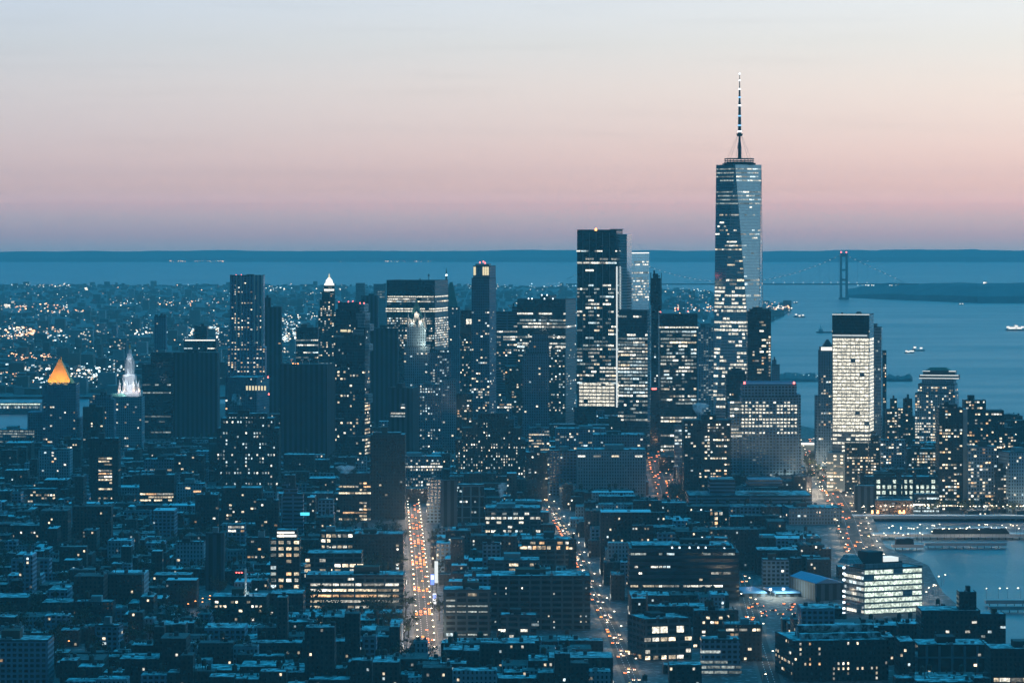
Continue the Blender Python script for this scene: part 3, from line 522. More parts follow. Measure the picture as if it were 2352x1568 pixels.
def section(z):
    t_ = (z - zb) / (zt - zb); o = []
    for i in range(4):   # corners alternate: on the edge bot[i]->top[i-1] and bot[i]->top[i]
        for T_ in (top[i - 1], top[i]): o.append((bot[i][0] + (T_[0] - bot[i][0]) * t_, bot[i][1] + (T_[1] - bot[i][1]) * t_))
    return o
zz = lambda y: pz(y, D)
for k in range(int(zb / 5.2), int(zt / 5.2)):
    z = (k + .5) * 5.2; y = YE + (H - z) * F / D; o = section(z)
    left = y < 640
    for e, (i0, i1, nm) in enumerate(((7, 0, 'L'), (6, 7, 'L'), (0, 1, 'R'), (1, 2, 'S'))):
        p, q = o[i0], o[i1]; ln = math.hypot(q[0] - p[0], q[1] - p[1])
        if ln < 6: continue
        if y < 386 or 415 < y < 440: pr = 0.0
        elif y < 415 or 440 <= y < 476: pr = .95
        elif y < 640: pr = {'L': .26, 'R': .16, 'S': .03}[nm] * rr.choice((.2, .6, 1, 2.6))
        elif y < 720: pr = {'L': .72, 'R': .4, 'S': .2}[nm] * rr.choice((.5, 1, 1.2))
        else: pr = .55 * rr.choice((.1, .5, 1, 1.4))
        if nm == 'S' and y < 640: pr *= .3
        nb = max(2, int(ln / 4.4)); j = 0
        while j < nb:
            n_ = min(rr.choice((1, 1, 2)), nb - j)
            if rr.random() < pr:
                s_ = (j + n_ / 2) / nb; mat = ('win_dim' if y < 476 and nm == 'L' else rr.choice(['win_white', 'win_white', 'win_warm', 'win_dim'])) if nm == 'L' else rr.choice(['win_cool', 'win_white', 'win_dim'])
                if y >= 650 and nm == 'L': mat = rr.choice(['win_full', 'win_full', 'win_white'])
                ws.append((p[0] + (q[0] - p[0]) * s_, p[1] + (q[1] - p[1]) * s_, z, math.atan2(q[1] - p[1], q[0] - p[0]), n_ * ln / nb - .8, 2.7 if y > 640 else 1.9, mat))
            j += n_
place_windows(root, ws)
b = MB()
for i in range(4):
    for T_ in (top[i - 1], top[i]): b.bar((*bot[i], zb), (*T_, zt), .35)
b.build('edge_trim', 'steel', root)
L = lambda px: (px - 1700) * m
b = MB(); b.box(L(1664), L(1737), dy - 20, dy + 20, zt, zt + 2.2); b.cyl(L(1702), dy, zt + 2.2, zt + 4, 18, 18, 28); b.build('parapet', 'dark_metal', root)
b = MB()
for y0_, y1_ in ((363, 365), (368, 369.5), (372, 373)): b.cyl(L(1701), dy, zz(y1_), zz(y0_), 20, 20, 32)
for k in range(24): a = k * math.pi / 12; b.bar((L(1701) + 20 * math.cos(a), dy + 20 * math.sin(a), zz(376)), (L(1701) + 20 * math.cos(a + .13), dy + 20 * math.sin(a + .13), zz(363)), .3)
b.build('ring_platform', 'dark_metal', root)
b = MB()
for (y1_, y0_, r1_, r0_) in ((365, 340, 2.6, 2.2), (340, 326, 2.8, 1.8), (326, 312, 1.5, 1.5), (312, 306, 3.4, 4.6), (306, 300, 2.6, 1.6), (300, 265, 2.2, 2.0), (265, 232, 1.9, 1.6), (232, 205, 1.4, 1.1), (205, 168, .8, .35)): b.cyl(L(1702), dy, zz(y1_), zz(y0_), r1_, r0_, 10)
b.build('spire', 'dark_metal', root)
for y_, r_ in ((301, 2.5), (287, 2.4), (265, 2.2), (241, 1.9), (222, 1.75), (203, 1.35), (183, 1.0)): bb = MB(); bb.cyl(L(1702), dy, zz(y_ + 1.6), zz(y_ - 1.6), r_, r_, 10); bb.build('spire_light', 'lamp_ice' if y_ in (301, 241, 203, 183) else 'lamp_blue', root)
bb = MB(); bb.cyl(L(1702), dy, zz(169), zz(165.5), 1.2, .5, 8); bb.build('beacon', 'lamp_ice', root)
b = MB()
for k in range(6): a = k * math.pi / 3 + .2; b.bar((L(1701) + 17 * math.cos(a), dy + 17 * math.sin(a), zz(365)), (L(1702) + 2.5 * math.cos(a), dy + 2.5 * math.sin(a), zz(308)), .18, 0, 3)
b.build('stay_cable', 'steel', root)
FOOT.append((1636, 1762, 850, D)); RECT.append((cx - 45, cx + 45, D - 15, D + 75))
# right of the tallest tower
B = T('dark_office', 'dark office with ragged rounded roofline overlapping the right foot of the tallest tower', 1717, 1771, 716, 868, 4750, mat='dark_glass', plant=False, cat=OT, roof='tar_roof', win=[W(.13, 'runs', 'warm', y0=735, y1=865), W(.8, 'grid', 'warm', y0=760, y1=865, x0=1765, x1=1772)], tiers=[(1722, 1768, 711, 3), (1730, 1752, 707, 6)])
T('dim_tower', 'small hazy tower just right of the dark ragged-roof office', 1773, 1791, 838, 880, 5700, mat='grey_stone', cat=AT, tiers=[(1774, 1784, 828, 4)])
T('round_office', 'dark rounded office in front of the foot of the tallest tower', 1668, 1714, 862, 940, 4640, mat='dark_glass', win=W(.06, y0=880), cat=OT, roof='tar_roof', tiers=[(1672, 1711, 853, 3), (1680, 1704, 847, 5)])
# block with blue roof beam
B = T('blue_beam_block', 'broad stone office block with blue lit roof beam and a grid of bright windows', 1704, 1830, 912, 1122, 4300, depth=45, mat='concrete_grid', plant=False, cat=OT, roof='tar_roof', win=[W(.8, 'grid', 'full', y0=921, y1=1001, fh=4.0, bw=4.2, w=2.9, h=2.0), W(.03, tone='dim', y0=1001, y1=1100)], tiers=[(1706, 1830, 884, 1.5)])
part(B, 'wing', 'concrete_grid', [('box', 1676, 1703.5, 926, 1140, 3, 45), ('box', 1830.5, 1840, 906, 1140, 5, 45)]); part(B, 'roof_beam', 'blue_steel_roof', [('box', 1709, 1826, 876, 884, 3, 14)]); part(B, 'light_strip', 'strip_blue', [('box', 1710, 1825, 878, 883, 2.3, 2.9)])
beacon(B, [(1710, 1.4, 879), (1824, 1.4, 879)], r=1.2)
ws = []; lit(ws, (0, 2.6, 0), B['x'](1678), B['x'](1703), B['z'](1003), B['z'](921), .6, 'rows', 'office', 4.0, 5.2, 4.6, 2); place_windows(B['root'], ws)
for px in (1788, 1806, 1812): lamp(B['root'], B['x'](px), -5, B['z'](1096), 1600, (1, .9, .7), 1); bb = MB(); bb.cyl(B['x'](px), -1.4, B['z'](1100), B['z'](1097), 1.4, 1.4, 8); bb.build('floodlight', 'lamp_white', B['root'])
# the bright riverside bank
B = T('bright_bank_tower', 'cream lit bank tower with dark crown and nearly every floor glowing', 1913, 1997, 723, 1075, 4300, side=9, depth=40, mat='pale_glass', plant=False, cat=OT, roof='tar_roof', win=[W(.97, 'full', 'full', y0=778, y1=991, fh=4.15, bw=5.4, w=4.9, h=2.9, ps=.1), W(.5, 'rows', 'warm', y0=757, y1=769, ps=0), W(.75, 'runs', 'full', y0=995, y1=1065, fh=4.6, bw=5.4, w=4.6)])
part(B, 'crown', 'dark_glass', [('box', 1913.5, 1996, 724, 767, -.9, -.35)]); part(B, 'light_strip', 'strip_white', [('box', 1913, 1997, 721.6, 723.4, -.8, .5), ('box', 1914, 1992, 769.5, 771.5, -1.4, -.95)])
part(B, 'roof_plant', 'dark_metal', [('taper', 1962, 1980, 716, 723, 5, 16, .4), ('box', 1932, 1936, 718, 723, 5, 8)])
part(B, 'podium', 'pale_wall', [('box', 1903, 1944, 1040, 1152, -6, 30)])
ws = []; lit(ws, (0, -6, 0), B['x'](1904), B['x'](1943), B['z'](1148), B['z'](1045), .6, 'runs', 'warm', 4, 4, 3.2, 2); place_windows(B['root'], ws)
B = T('peaked_tower', 'slim dark tower with lit band and pointed top left of the cream bank tower', 1881, 1913, 806, 1080, 4700, mat='grey_stone', plant=False, cat=OT, roof='tar_roof', win=[W(.25, tone='mix', y0=860, y1=910), W(.16, y0=910, y1=1075)])
part(B, 'crown', 'crown_white', [('box', 1886, 1912, 797, 804.5, -.5, .1)]); b = MB(); b.box(B['x'](1884), B['x'](1913), .2, 20, B['z'](806), B['z'](796)); b.taper(B['x'](1890), B['x'](1914), 2, 18, B['z'](796), B['z'](780), .2); b.build('pointed_roof', 'dark_metal', B['root'])
part(B, 'wing', 'grey_stone', [('box', 1874, 1880.6, 908, 1080, 1, 22)])
T('grey_tower', 'pale grey tower standing close behind the right edge of the cream bank tower', 2004, 2024, 752, 1000, 4800, side=4, mat='pale_glass', win=W(.06, tone='dim'), cat=OT, plant=False, roof='tar_roof', tiers=[(2004, 2014, 745, 3)])
T('thin_tower', 'very thin dark tower edge right of the grey tower behind the cream bank', 2028, 2036, 806, 930, 5000, depth=14, mat='dark_glass', win=W(.25, tone='warm', bw=2, w=1.4), cat=AT, plant=False)
B = T('tiered_tower', 'stepped stone tower with domed crown and glowing terrace ledges over the bay', 2104, 2194, 905, 1045, 4850, side=18, depth=45, mat='limestone', plant=False, cat=OT, roof='tar_roof', win=[W(.32, tone='mix', y0=885, y1=1040, ps=.05), W(.5, 'grid', 'full', y0=970, y1=1040)], tiers=[(2110, 2192, 884, 4), (2118, 2190, 872, 6)])
part(B, 'crown', 'dark_metal', [('box', 2112, 2199, 862, 872, 7, 34), ('box', 2120, 2192, 852, 862, 10, 30)]); b = MB(); b.taper(B['x'](2124), B['x'](2182), 12, 28, B['z'](852), B['z'](845), .6); b.build('dome', 'copper_green', B['root'])
part(B, 'light_strip', 'strip_white', [('box', 2112, 2201, 868.5, 870.5, 6.2, 6.9), ('box', 2114, 2200, 861.5, 863.5, 6.2, 6.9), ('box', 2119, 2136, 852.5, 854, 9.3, 9.9), ('box', 2178, 2194, 852, 854, 9.3, 9.9)])
# ------------------------------------------------------------------ middle distance
B = T('windowless_tower', 'huge dark windowless slab tower with roof dishes and a pale grey side', 642, 751, 838, 1072, 4650, side=16, depth=40, mat='blind_slab', plant=False, cat='telephone exchange', roof='tar_roof')
b = MB()
for px, r in ((664, 2.6), (690, 2.2), (706, 2.6)):
    b.cyl(B['x'](px), 8, B['zt'] + .5, B['zt'] + 3, .4, .4, 6); b.cyl(B['x'](px), 7.2, B['zt'] + 3, B['zt'] + 3 + 1.6 * r, .3, r, 10)
b.build('dish_antenna', 'boat_white', B['root']); beacon(B, [(671, 1, 836), (677, 1, 837), (683, 1, 836)], 'lamp_orange', .9); beacon(B, [(749, 1, 838), (640 + 3, 1, 838)], r=.8)
B = T('ziggurat_office', 'dark stepped office with scattered bright windows in rows, under a snowy terrace', 497, 640, 985, 1150, 4400, mat='brown_brick', win=[W(.28, tone='cool', w=1.8, fh=4.4, bw=3.4)], cat=OT, tiers=[(506, 628, 962, 5), (520, 612, 952, 9)])
B = T('crowned_block', 'grey stone block with an arched lit loggia and pale right side, below the rippled tower', 516, 590, 868, 960, 4950, side=22, mat='grey_stone', win=[W(.015)], cat=OT, plant=False)
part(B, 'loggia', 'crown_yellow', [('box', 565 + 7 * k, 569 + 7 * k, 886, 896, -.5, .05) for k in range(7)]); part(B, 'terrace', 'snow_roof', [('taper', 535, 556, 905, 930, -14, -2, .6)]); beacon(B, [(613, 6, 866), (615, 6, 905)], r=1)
T('terrace_block', 'plain dark block with a pale parapet wing below the windowless slab', 596, 640, 995, 1090, 4500, mat='grey_stone', win=W(.05), cat=OT)
T('dark_tower', 'tall unlit tower with a flat snowy top at the left kerb of the bright avenue', 851, 930, 1000, 1225, 3900, side=0, depth=40, mat='brown_brick', win=W(.012), cat=AT, tiers=[(856, 920, 996, 5)])
T('rowed_block', 'wide office with fine rows of small white windows above the bright avenue', 904, 1016, 1050, 1150, 4380, yaw=-4, mat='grey_stone', win=[W(.55, 'rows', 'office', bw=3, w=2, y0=1056, y1=1075), W(.32, tone='office', w=1.8)], cat=OT)
T('black_tower', 'small black tower with three short lit floors near its top', 892, 947, 892, 1010, 4800, mat='blind_slab', win=[W(.6, 'rows', 'office', y0=925, y1=962, x0=900, x1=932)], cat=OT, side=14, roof='tar_roof')
T('lit_grid_tower', 'grey tower with neat grid of cool lit windows beside the small black tower', 962, 1014, 884, 1060, 4900, side=0, mat='grey_stone', win=[W(.3, tone='cool', w=2, bw=3.6), W(.98, 'full', 'full', y0=884, y1=889, fh=3.5, bw=3, w=2)], cat=OT)
T('pale_shaft', 'pale unlit stone shaft left of the crowned slim tower', 1016, 1048, 872, 1070, 4960, mat='limestone', win=W(.04), cat=AT)
T('dotted_tower', 'dark apartment tower dotted with many warm windows left of the crowned slim tower', 1048, 1085, 905, 1075, 4900, mat='brown_brick', win=W(.26, tone='warm'), cat=AT)
T('exchange_building', 'massive dark stepped exchange building with rows of tiny window lights', 1046, 1207, 1010, 1115, 4330, depth=50, mat='brown_brick', win=[W(.22, tone='office', w=1.4, bw=3.0)], cat='telephone exchange', roof='tar_roof', plant=False, tiers=[(1060, 1196, 985, 7), (1085, 1180, 965, 12), (1098, 1168, 952, 16)])
T('small_lit_office', 'low office with warm lit top floors right of the pale tower side', 1141, 1176, 922, 985, 4850, mat='grey_stone', win=W(.7, 'rows', 'warm', y1=945), cat=OT)
T('plain_office', 'plain dark office with a few lights in front of the black roof block', 1160, 1222, 842, 985, 5150, mat='brown_brick', win=W(.1), cat=OT)
T('lit_floors_office', 'office with thick bursts of lit floors right of the stepped exchange', 1214, 1262, 984, 1075, 4480, mat='grey_stone', win=W(.55, 'runs', 'warm'), cat=OT)
T('long_office', 'long low office with fine dotted light rows under the bright-footed glass slab', 1276, 1392, 986, 1075, 4620, mat='grey_stone', win=W(.3, 'runs', 'office', bw=3, w=1.9), cat=OT)
T('snow_roof_office', 'office with broad snowy blue roof below the brightly lit glass block', 1362, 1482, 1000, 1060, 4380, depth=55, mat='grey_stone', win=W(.04), cat=OT)
T('pilaster_block', 'wide pale pilastered block with one strip of four lit windows low down', 1325, 1484, 1034, 1135, 4180, depth=45, mat='limestone', win=W(.05, 'rows', 'office'), cat=OT)
T('recess_block', 'blue-grey block with deep vertical recesses left of the pilastered block', 1262, 1324, 1036, 1140, 4230, mat='concrete_grid', win=W(.04), cat=OT)
T('corner_block', 'dark corner block with few lights at the crooked avenue', 1208, 1258, 1040, 1160, 4150, mat='brown_brick', win=W(.04), cat=OT)
T('low_front_office', 'low dark office front under a glowing strip, beyond the orange junction', 1514, 1548, 1050, 1098, 4640, mat='dark_glass', win=W(.03), cat=OT)
T('side_office', 'pale office with two bright floors left of the dark apartment tower', 1549, 1568, 978, 1100, 4600, mat='pale_glass', win=W(.3, 'rows', 'office'), cat=OT)
T('dark_apartments', 'dark twin-front apartment tower with vertical strings of small lit windows', 1570, 1679, 966, 1140, 4130, side=0, depth=40, mat='brown_brick', win=[W(.24, tone='warm', x0=1620, x1=1668), W(.1, tone='mix')], cat=AT, tiers=[(1613, 1646, 955, 8)], roof='tar_roof')
B = T('long_deck_building', 'long low banded building stretching toward the bright highway, snow on its roof', 1582, 1865, 1139, 1172, 4040, depth=80, mat='banded', win=W(.02, 'rows'), cat='warehouse', tiers=[(1632, 1690, 1104, 12, 60), (1722, 1800, 1120, 20, 60)])
T('ledge_office', 'pale office row with ragged top at the inner kerb of the highway', 1812, 1935, 1168, 1235, 3830, yaw=-5, mat='grey_stone', win=W(.05), cat='building')
T('small_lit_tower', 'small tower with six glowing windows and two roof lamps amid low roofs', 1619, 1660, 1176, 1225, 3760, mat='brown_brick', win=W(.5, tone='warm', bw=5, w=3, fh=5, h=3), cat=AT)
T('civic_annex', 'dark low block with thin lit rows at the left edge below the river', -10, 80, 988, 1045, 5000, depth=50, mat='grey_stone', win=W(.5, 'rows', 'dim', bw=3, w=2), cat='building', yaw=6)
T('pale_gable_block', 'pale blank block with two shafts right below the courthouse', 88, 160, 1033, 1130, 4420, mat='limestone', win=W(.05), cat='building', tiers=[(92, 118, 1026, 4), (128, 150, 1024, 4)])
T('lit_top_block', 'small block whose top floor is one long orange lit row', 62, 128, 1124, 1170, 4130, mat='brown_brick', win=[W(1, 'full', 'orange', y0=1126, y1=1137, x0=68, x1=117, fh=5.2, bw=3, w=2.3, h=4), W(.25, tone='warm')], cat=AT, plant=False)
T('housing_tower', 'slim brick housing tower with lit columns of windows right of the lit-top block', 205, 272, 1008, 1165, 4130, side=0, mat='brown_brick', win=[W(.45, 'rows', 'warm', x0=222, x1=260, y0=1030)], cat=AT)
T('dark_tower', 'dark flat-topped tower between the golden pyramid and the white civic tower', 190, 237, 936, 1015, 4720, mat='brown_brick', win=W(.05), cat=AT, roof='tar_roof')
T('housing_tower', 'broad brick housing block with two lit rows below the white civic tower', 320, 400, 1092, 1170, 4100, mat='brown_brick', win=W(.2, 'rows', 'warm'), cat=AT)
T('courts_block', 'blocky dark courts building with warm lit corner stair', 330, 398, 1056, 1110, 4380, mat='grey_stone', win=W(.35, 'rows', 'warm', y0=1066), cat='building')
T('dark_block', 'black block with one column of tiny lights left of the stepped office', 400, 468, 1048, 1115, 4360, mat='brown_brick', win=W(.08), cat='building')
T('hall_block', 'pale low hall with lit top row left of the stepped office', 405, 470, 1112, 1165, 4080, mat='limestone', win=W(.25, 'rows', 'warm', y1=1135), cat='building')
T('riverside_block', 'dark block with a few warm windows at the far left below the river', 135, 185, 1010, 1090, 4550, mat='brown_brick', win=W(.16, tone='warm'), cat=AT)
# riverside apartments on the right
T('riverside_tower', 'flat-roofed apartment tower left of the stepped domed tower', 2036, 2062, 940, 1060, 4650, mat='brown_brick', win=W(.36, tone='mix'), cat=AT, tiers=[(2046, 2061, 917, 4)])
T('riverside_tower', 'apartment tower with a rooftop block touching the stepped domed tower', 2064, 2096, 938, 1060, 4600, mat='brown_brick', win=W(.22, tone='warm'), cat=AT, tiers=[(2076, 2096, 917, 4)])
B = T('bright_edge_tower', 'dark apartment tower whose right corner is one tall pale strip', 2156, 2212, 938, 1182, 4020, side=0, depth=30, mat='brown_brick', win=[W(.3, tone='mix')], cat=AT, roof='tar_roof', tiers=[(2165, 2200, 931, 4)])
part(B, 'edge_panel', 'pale_wall', [('box', 2212.4, 2222, 940, 1184, -.4, 24)])  # right corner edge in a paler wall colour than the brick
T('riverside_tower', 'wide apartment tower with rooftop box at the right of the bright-edged tower', 2222, 2306, 944, 1100, 4220, mat='brown_brick', win=W(.2, tone='warm'), cat=AT, roof='tar_roof', tiers=[(2217, 2266, 921, 5)])
T('riverside_tower', 'broad dotted apartment block in front of the wide rooftop-box tower', 2223, 2290, 1026, 1182, 4010, mat='grey_stone', win=W(.32, tone='mix'), cat=AT)
T('riverside_tower', 'apartment block lit all over low down, third from the right frame edge', 2288, 2322, 1076, 1182, 3990, mat='brown_brick', win=W(.42, tone='mix'), cat=AT)
T('riverside_tower', 'stepped dark tower top with red lights above the right riverside blocks', 2268, 2338, 1002, 1100, 4350, mat='brown_brick', win=W(.12, tone='warm'), cat=AT, tiers=[(2290, 2330, 984, 5)])
T('riverside_tower', 'pale smooth apartment tower cut by the right frame edge', 2318, 2400, 1040, 1182, 3980, yaw=-14, mat='limestone', win=W(.05), cat=AT)
T('riverside_tower', 'dark stepped apartment block right of the glowing bank podium', 1941, 2022, 1018, 1110, 4300, mat='brown_brick', win=W(.34, tone='warm'), cat=AT, tiers=[(1980, 2020, 1001, 5)])
T('riverside_tower', 'apartment block with rounded tank roof between the dark stepped block and the domed tower', 2024, 2082, 1012, 1105, 4400, mat='grey_stone', win=W(.2, tone='mix'), cat=AT, tank=1)
T('riverside_tower', 'low apartment block below the domed tower with bright lower windows', 2084, 2152, 1032, 1105, 4330, mat='brown_brick', win=W(.3, tone='mix'), cat=AT)
B = T('school_building', 'wide school with a grid of tall glowing windows between slim corner towers', 1975, 2148, 1096, 1152, 4080, depth=30, mat='brown_brick', win=[W(1.6, tone='pale', bw=6.2, w=4, fh=6.2, h=3.8, y0=1098, y1=1148, ps=0)], cat='school')
for a, c_ in ((1975, 1984), (2058, 2070), (2096, 2104)): part(B, 'tower', 'brown_brick', [('box', a, c_, 1084, 1152, -2.5, -.05)])
T('brick_box', 'windowless brick box building left of the orange-lit riverside sheds', 1964, 2012, 1117, 1182, 4000, mat='blind_slab', cat='building', plant=False)
B = T('riverside_shed', 'low brick riverside shed washed by orange floodlights', 2012, 2098, 1150, 1185, 3968, depth=24, mat='brick', plant=False, cat='shed', win=W(.1))
for px in (2003, 2016, 2066, 2076): lamp(B['root'], B['x'](px), -3, 3.6, 24000, (1, .46, .17), .8); bb = MB(); bb.cyl(B['x'](px), -2.2, 1.0, 4.5, 1.2, .9, 8); bb.build('floodlight', 'lamp_orange', B['root'])
T('riverside_block', 'low block with a row of square lit windows right of the orange-lit shed', 2100, 2154, 1136, 1185, 3990, mat='brown_brick', win=W(.6, 'rows', 'cool', bw=5, w=3), cat='building', plant=False)
# ------------------------------------------------------------------ nearer blocks
T('pale_brick_block', 'pale brick block with bright top windows, leftmost of the lit mid-rise towers', 522, 563, 1205, 1262, 3480, side=0, mat='concrete_grid', win=[W(.7, 'runs', 'warm', y1=1222)], cat='loft building', plant=False)
T('dark_loft', 'dark loft tower with two pale shafts rising over the pale brick block', 508, 600, 1122, 1215, 3760, mat='brown_brick', win=W(.14, tone='mix', y0=1130), cat='loft building', tiers=[(541, 553, 1098, 4, 12), (558, 577, 1106, 5, 14)])
B = T('stepped_loft', 'pale stepped loft building with banded terraces next to a cyan sign', 650, 696, 1135, 1240, 3580, mat='banded', win=W(.03, 'rows'), cat='loft building', tiers=[(652, 682, 1122, 4), (646, 664, 1112, 6)])
part(B, 'sign', 'cyan_sign', [('box', 690, 711, 1176, 1183, -1.4, -.7)])
T('pale_box', 'small pale plain box building right of the cyan sign', 730, 766, 1148, 1196, 3700, mat='concrete_grid', win=W(.05), cat='loft building', plant=False)
T('column_lit_tower', 'dark square tower with two full columns of warm lit windows at its right', 780, 850, 1088, 1226, 3880, side=0, depth=35, mat='brown_brick', win=[W(.9, 'grid', 'warm', x0=826, x1=846, bw=4.4, w=3.4, y0=1105, y1=1195), W(.25, 'rows', 'warm', bw=4.4, w=3.4, y0=1110)], cat=OT)
B = T('bright_loft', 'dark tower with four columns of large bright windows and glowing top floors', 621, 688, 1240, 1366, 3100, mat='brown_brick', win=[W(.85, 'grid', 'cool', x0=622, x1=640, bw=6.6, w=4.4, fh=5.4, h=2.8), W(.62, 'grid', 'warm', x0=640, x1=686, bw=6.6, w=4.2, fh=5.4, h=2.6)], cat='loft building', tiers=[(634, 681, 1219, 3, 22)], plant=False)
part(B, 'light_strip', 'crown_white', [('box', 636, 676, 1221, 1225, 2.4, 2.95), ('box', 636, 680, 1228, 1233, 2.4, 2.95)])
T('sawtooth_loft', 'loft with bright upper windows stepping back behind the wide lit loft', 735, 812, 1222, 1300, 3350, mat='loft_grid', win=[W(.85, 'grid', 'warm', y1=1252, fh=4.6, bw=5, w=4, h=2.8), W(.4, 'grid', 'mix', y0=1252, bw=5, w=3.6)], cat='loft building')
T('mid_loft', 'pale loft with a few wide bright windows above the wide lit loft', 704, 830, 1272, 1330, 3120, mat='loft_grid', win=W(.42, 'grid', 'warm', bw=6.5, w=5, h=2.6), cat='loft building', plant=False)
T('wide_lit_loft', 'wide twelve-bay loft with strong rows of lit windows left of the bright avenue', 702, 927, 1322, 1412, 2990, depth=40, mat='loft_grid', win=[W(.62, 'rows', 'warm', bw=6.2, w=4.9, fh=4.6, h=1.9)], cat='loft building', tank=2)
T('dark_loft', 'dark loft block with red-lit corner beside the bright avenue', 812, 926, 1228, 1322, 3330, mat='brown_brick', win=W(.06), cat='loft building', tank=1)
T('black_shaft', 'narrow black shaft tower right of the bright avenue', 1012, 1050, 1104, 1222, 3740, mat='blind_slab', cat=AT, roof='tar_roof', plant=False)
T('framed_tower', 'tower with a pale grid frame and dark glass right of the black shaft', 1051, 1112, 1114, 1216, 3790, mat='green_frame', win=W(.07, tone='cool', fh=3.67, bw=3.0, w=2.2, h=1.8), cat=OT, plant=False)
T('pale_wing', 'pale narrow wing left of the black shaft tower', 982, 1011, 1102, 1220, 3850, mat='concrete_grid', win=W(.08, tone='warm'), cat=AT)
T('lit_loft', 'loft with several full bays of bright white windows right of the framed tower', 1114, 1242, 1168, 1240, 3620, mat='loft_grid', win=[W(.85, 'grid', 'full', x0=1116, x1=1205, y0=1186, y1=1204, bw=5.6, w=4.6), W(.3, 'grid', 'office', bw=5.6, w=4.2)], cat='loft building')
T('lit_loft', 'loft with a glowing window row under its snowy cornice, beside the crooked avenue', 1198, 1312, 1240, 1310, 3340, mat='loft_grid', win=[W(.8, 'grid', 'warm', y0=1248, y1=1262, bw=4.4, w=3.2, h=3.0), W(.12)], cat='loft building', tank=1)
T('lit_loft', 'low loft with broken strips of lit windows behind the big dark loft', 1120, 1240, 1288, 1326, 3080, mat='loft_grid', win=W(.4, 'rows', 'warm', bw=4.4, w=3.2), cat='loft building')
T('blue_box', 'plain blue-grey box building with two lit windows right of the bright avenue', 1108, 1150, 1248, 1310, 3260, mat='concrete_grid', win=W(.08, tone='warm'), cat='loft building')
T('corner_loft', 'loft with warm lit top floor at the right kerb of the bright avenue', 1018, 1127, 1356, 1480, 2790, depth=32, mat='loft_grid', win=[W(.95, 'grid', 'warm', y0=1358, y1=1370, bw=8.4, w=6.8, h=2.2), W(.4, 'rows', 'dim', bw=8.4, w=6.8, h=1.2), W(.5, 'grid', 'cool', y0=1448, bw=8.4, w=6.8)], cat='loft building', tank=1)
T('big_dark_loft', 'big dark loft block with lamp-lit snowy parapet between two avenues', 1128, 1356, 1324, 1474, 2840, depth=45, mat='loft_grid', win=[W(.2, 'grid', 'office', w=1.1, bw=4.2, h=1.2, y0=1340)], cat='loft building', tank=2)
T('front_loft', 'small dark loft with large square windows in front of the big dark loft', 1150, 1232, 1414, 1474, 2740, mat='loft_grid', win=W(.28, 'grid', 'cool', bw=8.4, w=5.5, h=2), cat='loft building')
B = T('striped_building', 'long striped building with dark ribbon floors and lamps along its roof edge', 1446, 1690, 1262, 1370, 3050, side=0, depth=60, mat='striped', win=[W(.4, 'rows', 'office', fh=5.4, bw=3.4, w=2.8, h=1.6, y0=1264, y1=1290), W(.12, 'runs', 'office', fh=5.4, bw=3.4, w=2.6, h=1.6, y0=1290, y1=1335), W(.5, 'rows', 'warm', fh=5.4, bw=3.4, w=2.8, h=1.6, y0=1335)], cat='warehouse', tiers=[(1452, 1682, 1256, 8)])
part(B, 'rounded_corner', 'striped', [('box', 1690.3, 1699, 1270, 1400, 5, 60)]); beacon(B, [(1544, 1, 1257), (1561, 1, 1257), (1584, 1, 1257), (1604, 1, 1257), (1621, 1, 1257), (1664, 1, 1259)], 'lamp_ice', .7)
T('corner_loft', 'tall loft with big bright top windows at the crooked avenue, dark side wall', 1480, 1590, 1424, 1530, 2640, side=-40, depth=38, mat='loft_grid', win=[W(1, 'full', 'full', y0=1420, y1=1450, x0=1494, x1=1570, fh=6.4, bw=6.3, w=5.4, h=4.6, ps=0), W(.6, 'grid', 'warm', y0=1455, y1=1512, bw=6.3, w=5, h=2.6, ps=.02)], cat='loft building', yaw=-17)
T('jumbled_loft', 'jumbled dark loft with tanks and warm corner windows right of the tall corner loft', 1594, 1668, 1404, 1500, 2720, mat='brown_brick', win=W(.22, tone='warm'), cat='loft building', tank=2)
T('tall_loft', 'dark loft with a thin lit strip under its roof beside the side street', 1664, 1750, 1436, 1560, 2640, depth=25, mat='brown_brick', win=[W(.7, 'rows', 'warm', y1=1452), W(.1, tone='warm')], cat='loft building', tank=1)
T('cool_loft', 'pale loft with stacked dim wide windows near the lower frame edge', 1612, 1700, 1470, 1600, 2560, depth=25, mat='concrete_grid', win=W(.35, 'rows', 'dim', bw=5, w=4.2), cat='loft building')
B = T('broad_loft', 'broad dark loft with long snow-covered roof steps near the lower right', 1822, 2044, 1474, 1620, 2520, side=-22, depth=60, mat='brown_brick', win=[W(.16, 'grid', 'warm', w=1.2, bw=3.4, h=1.7)], cat='loft building', yaw=-8)
part(B, 'roof_step', 'snow_roof', [('box', 1848, 2036, 1460, 1474, 12, 20), ('box', 1852, 2030, 1446, 1474, 26, 36)])
B = T('glowing_glass_block', 'glass block with glowing white floors and balcony lamps near the inlet', 1984, 2126, 1308, 1436, 2950, side=-48, depth=34, yaw=-24, mat='pale_glass', plant=False, cat='office building', win=[W(.95, 'full', 'pale', fh=4.6, bw=9, w=8.6, h=3.0, y0=1310, y1=1436, ps=0), W(.5, 'rows', 'cool', fh=4.6, bw=4, w=3.2, ps=.5, front=False)], tiers=[(1995, 2085, 1296, 5, 26)])
part(B, 'penthouse', 'strip_white', [('box', 2042, 2078, 1284, 1295, 7, 20)]); part(B, 'skylight', 'pale_glass', [('taper', 1956, 1994, 1276, 1296, 8, 24, .5)]); part(B, 'plant_box', 'plant_room', [('box', 2005, 2042, 1270, 1296, 8, 24)])
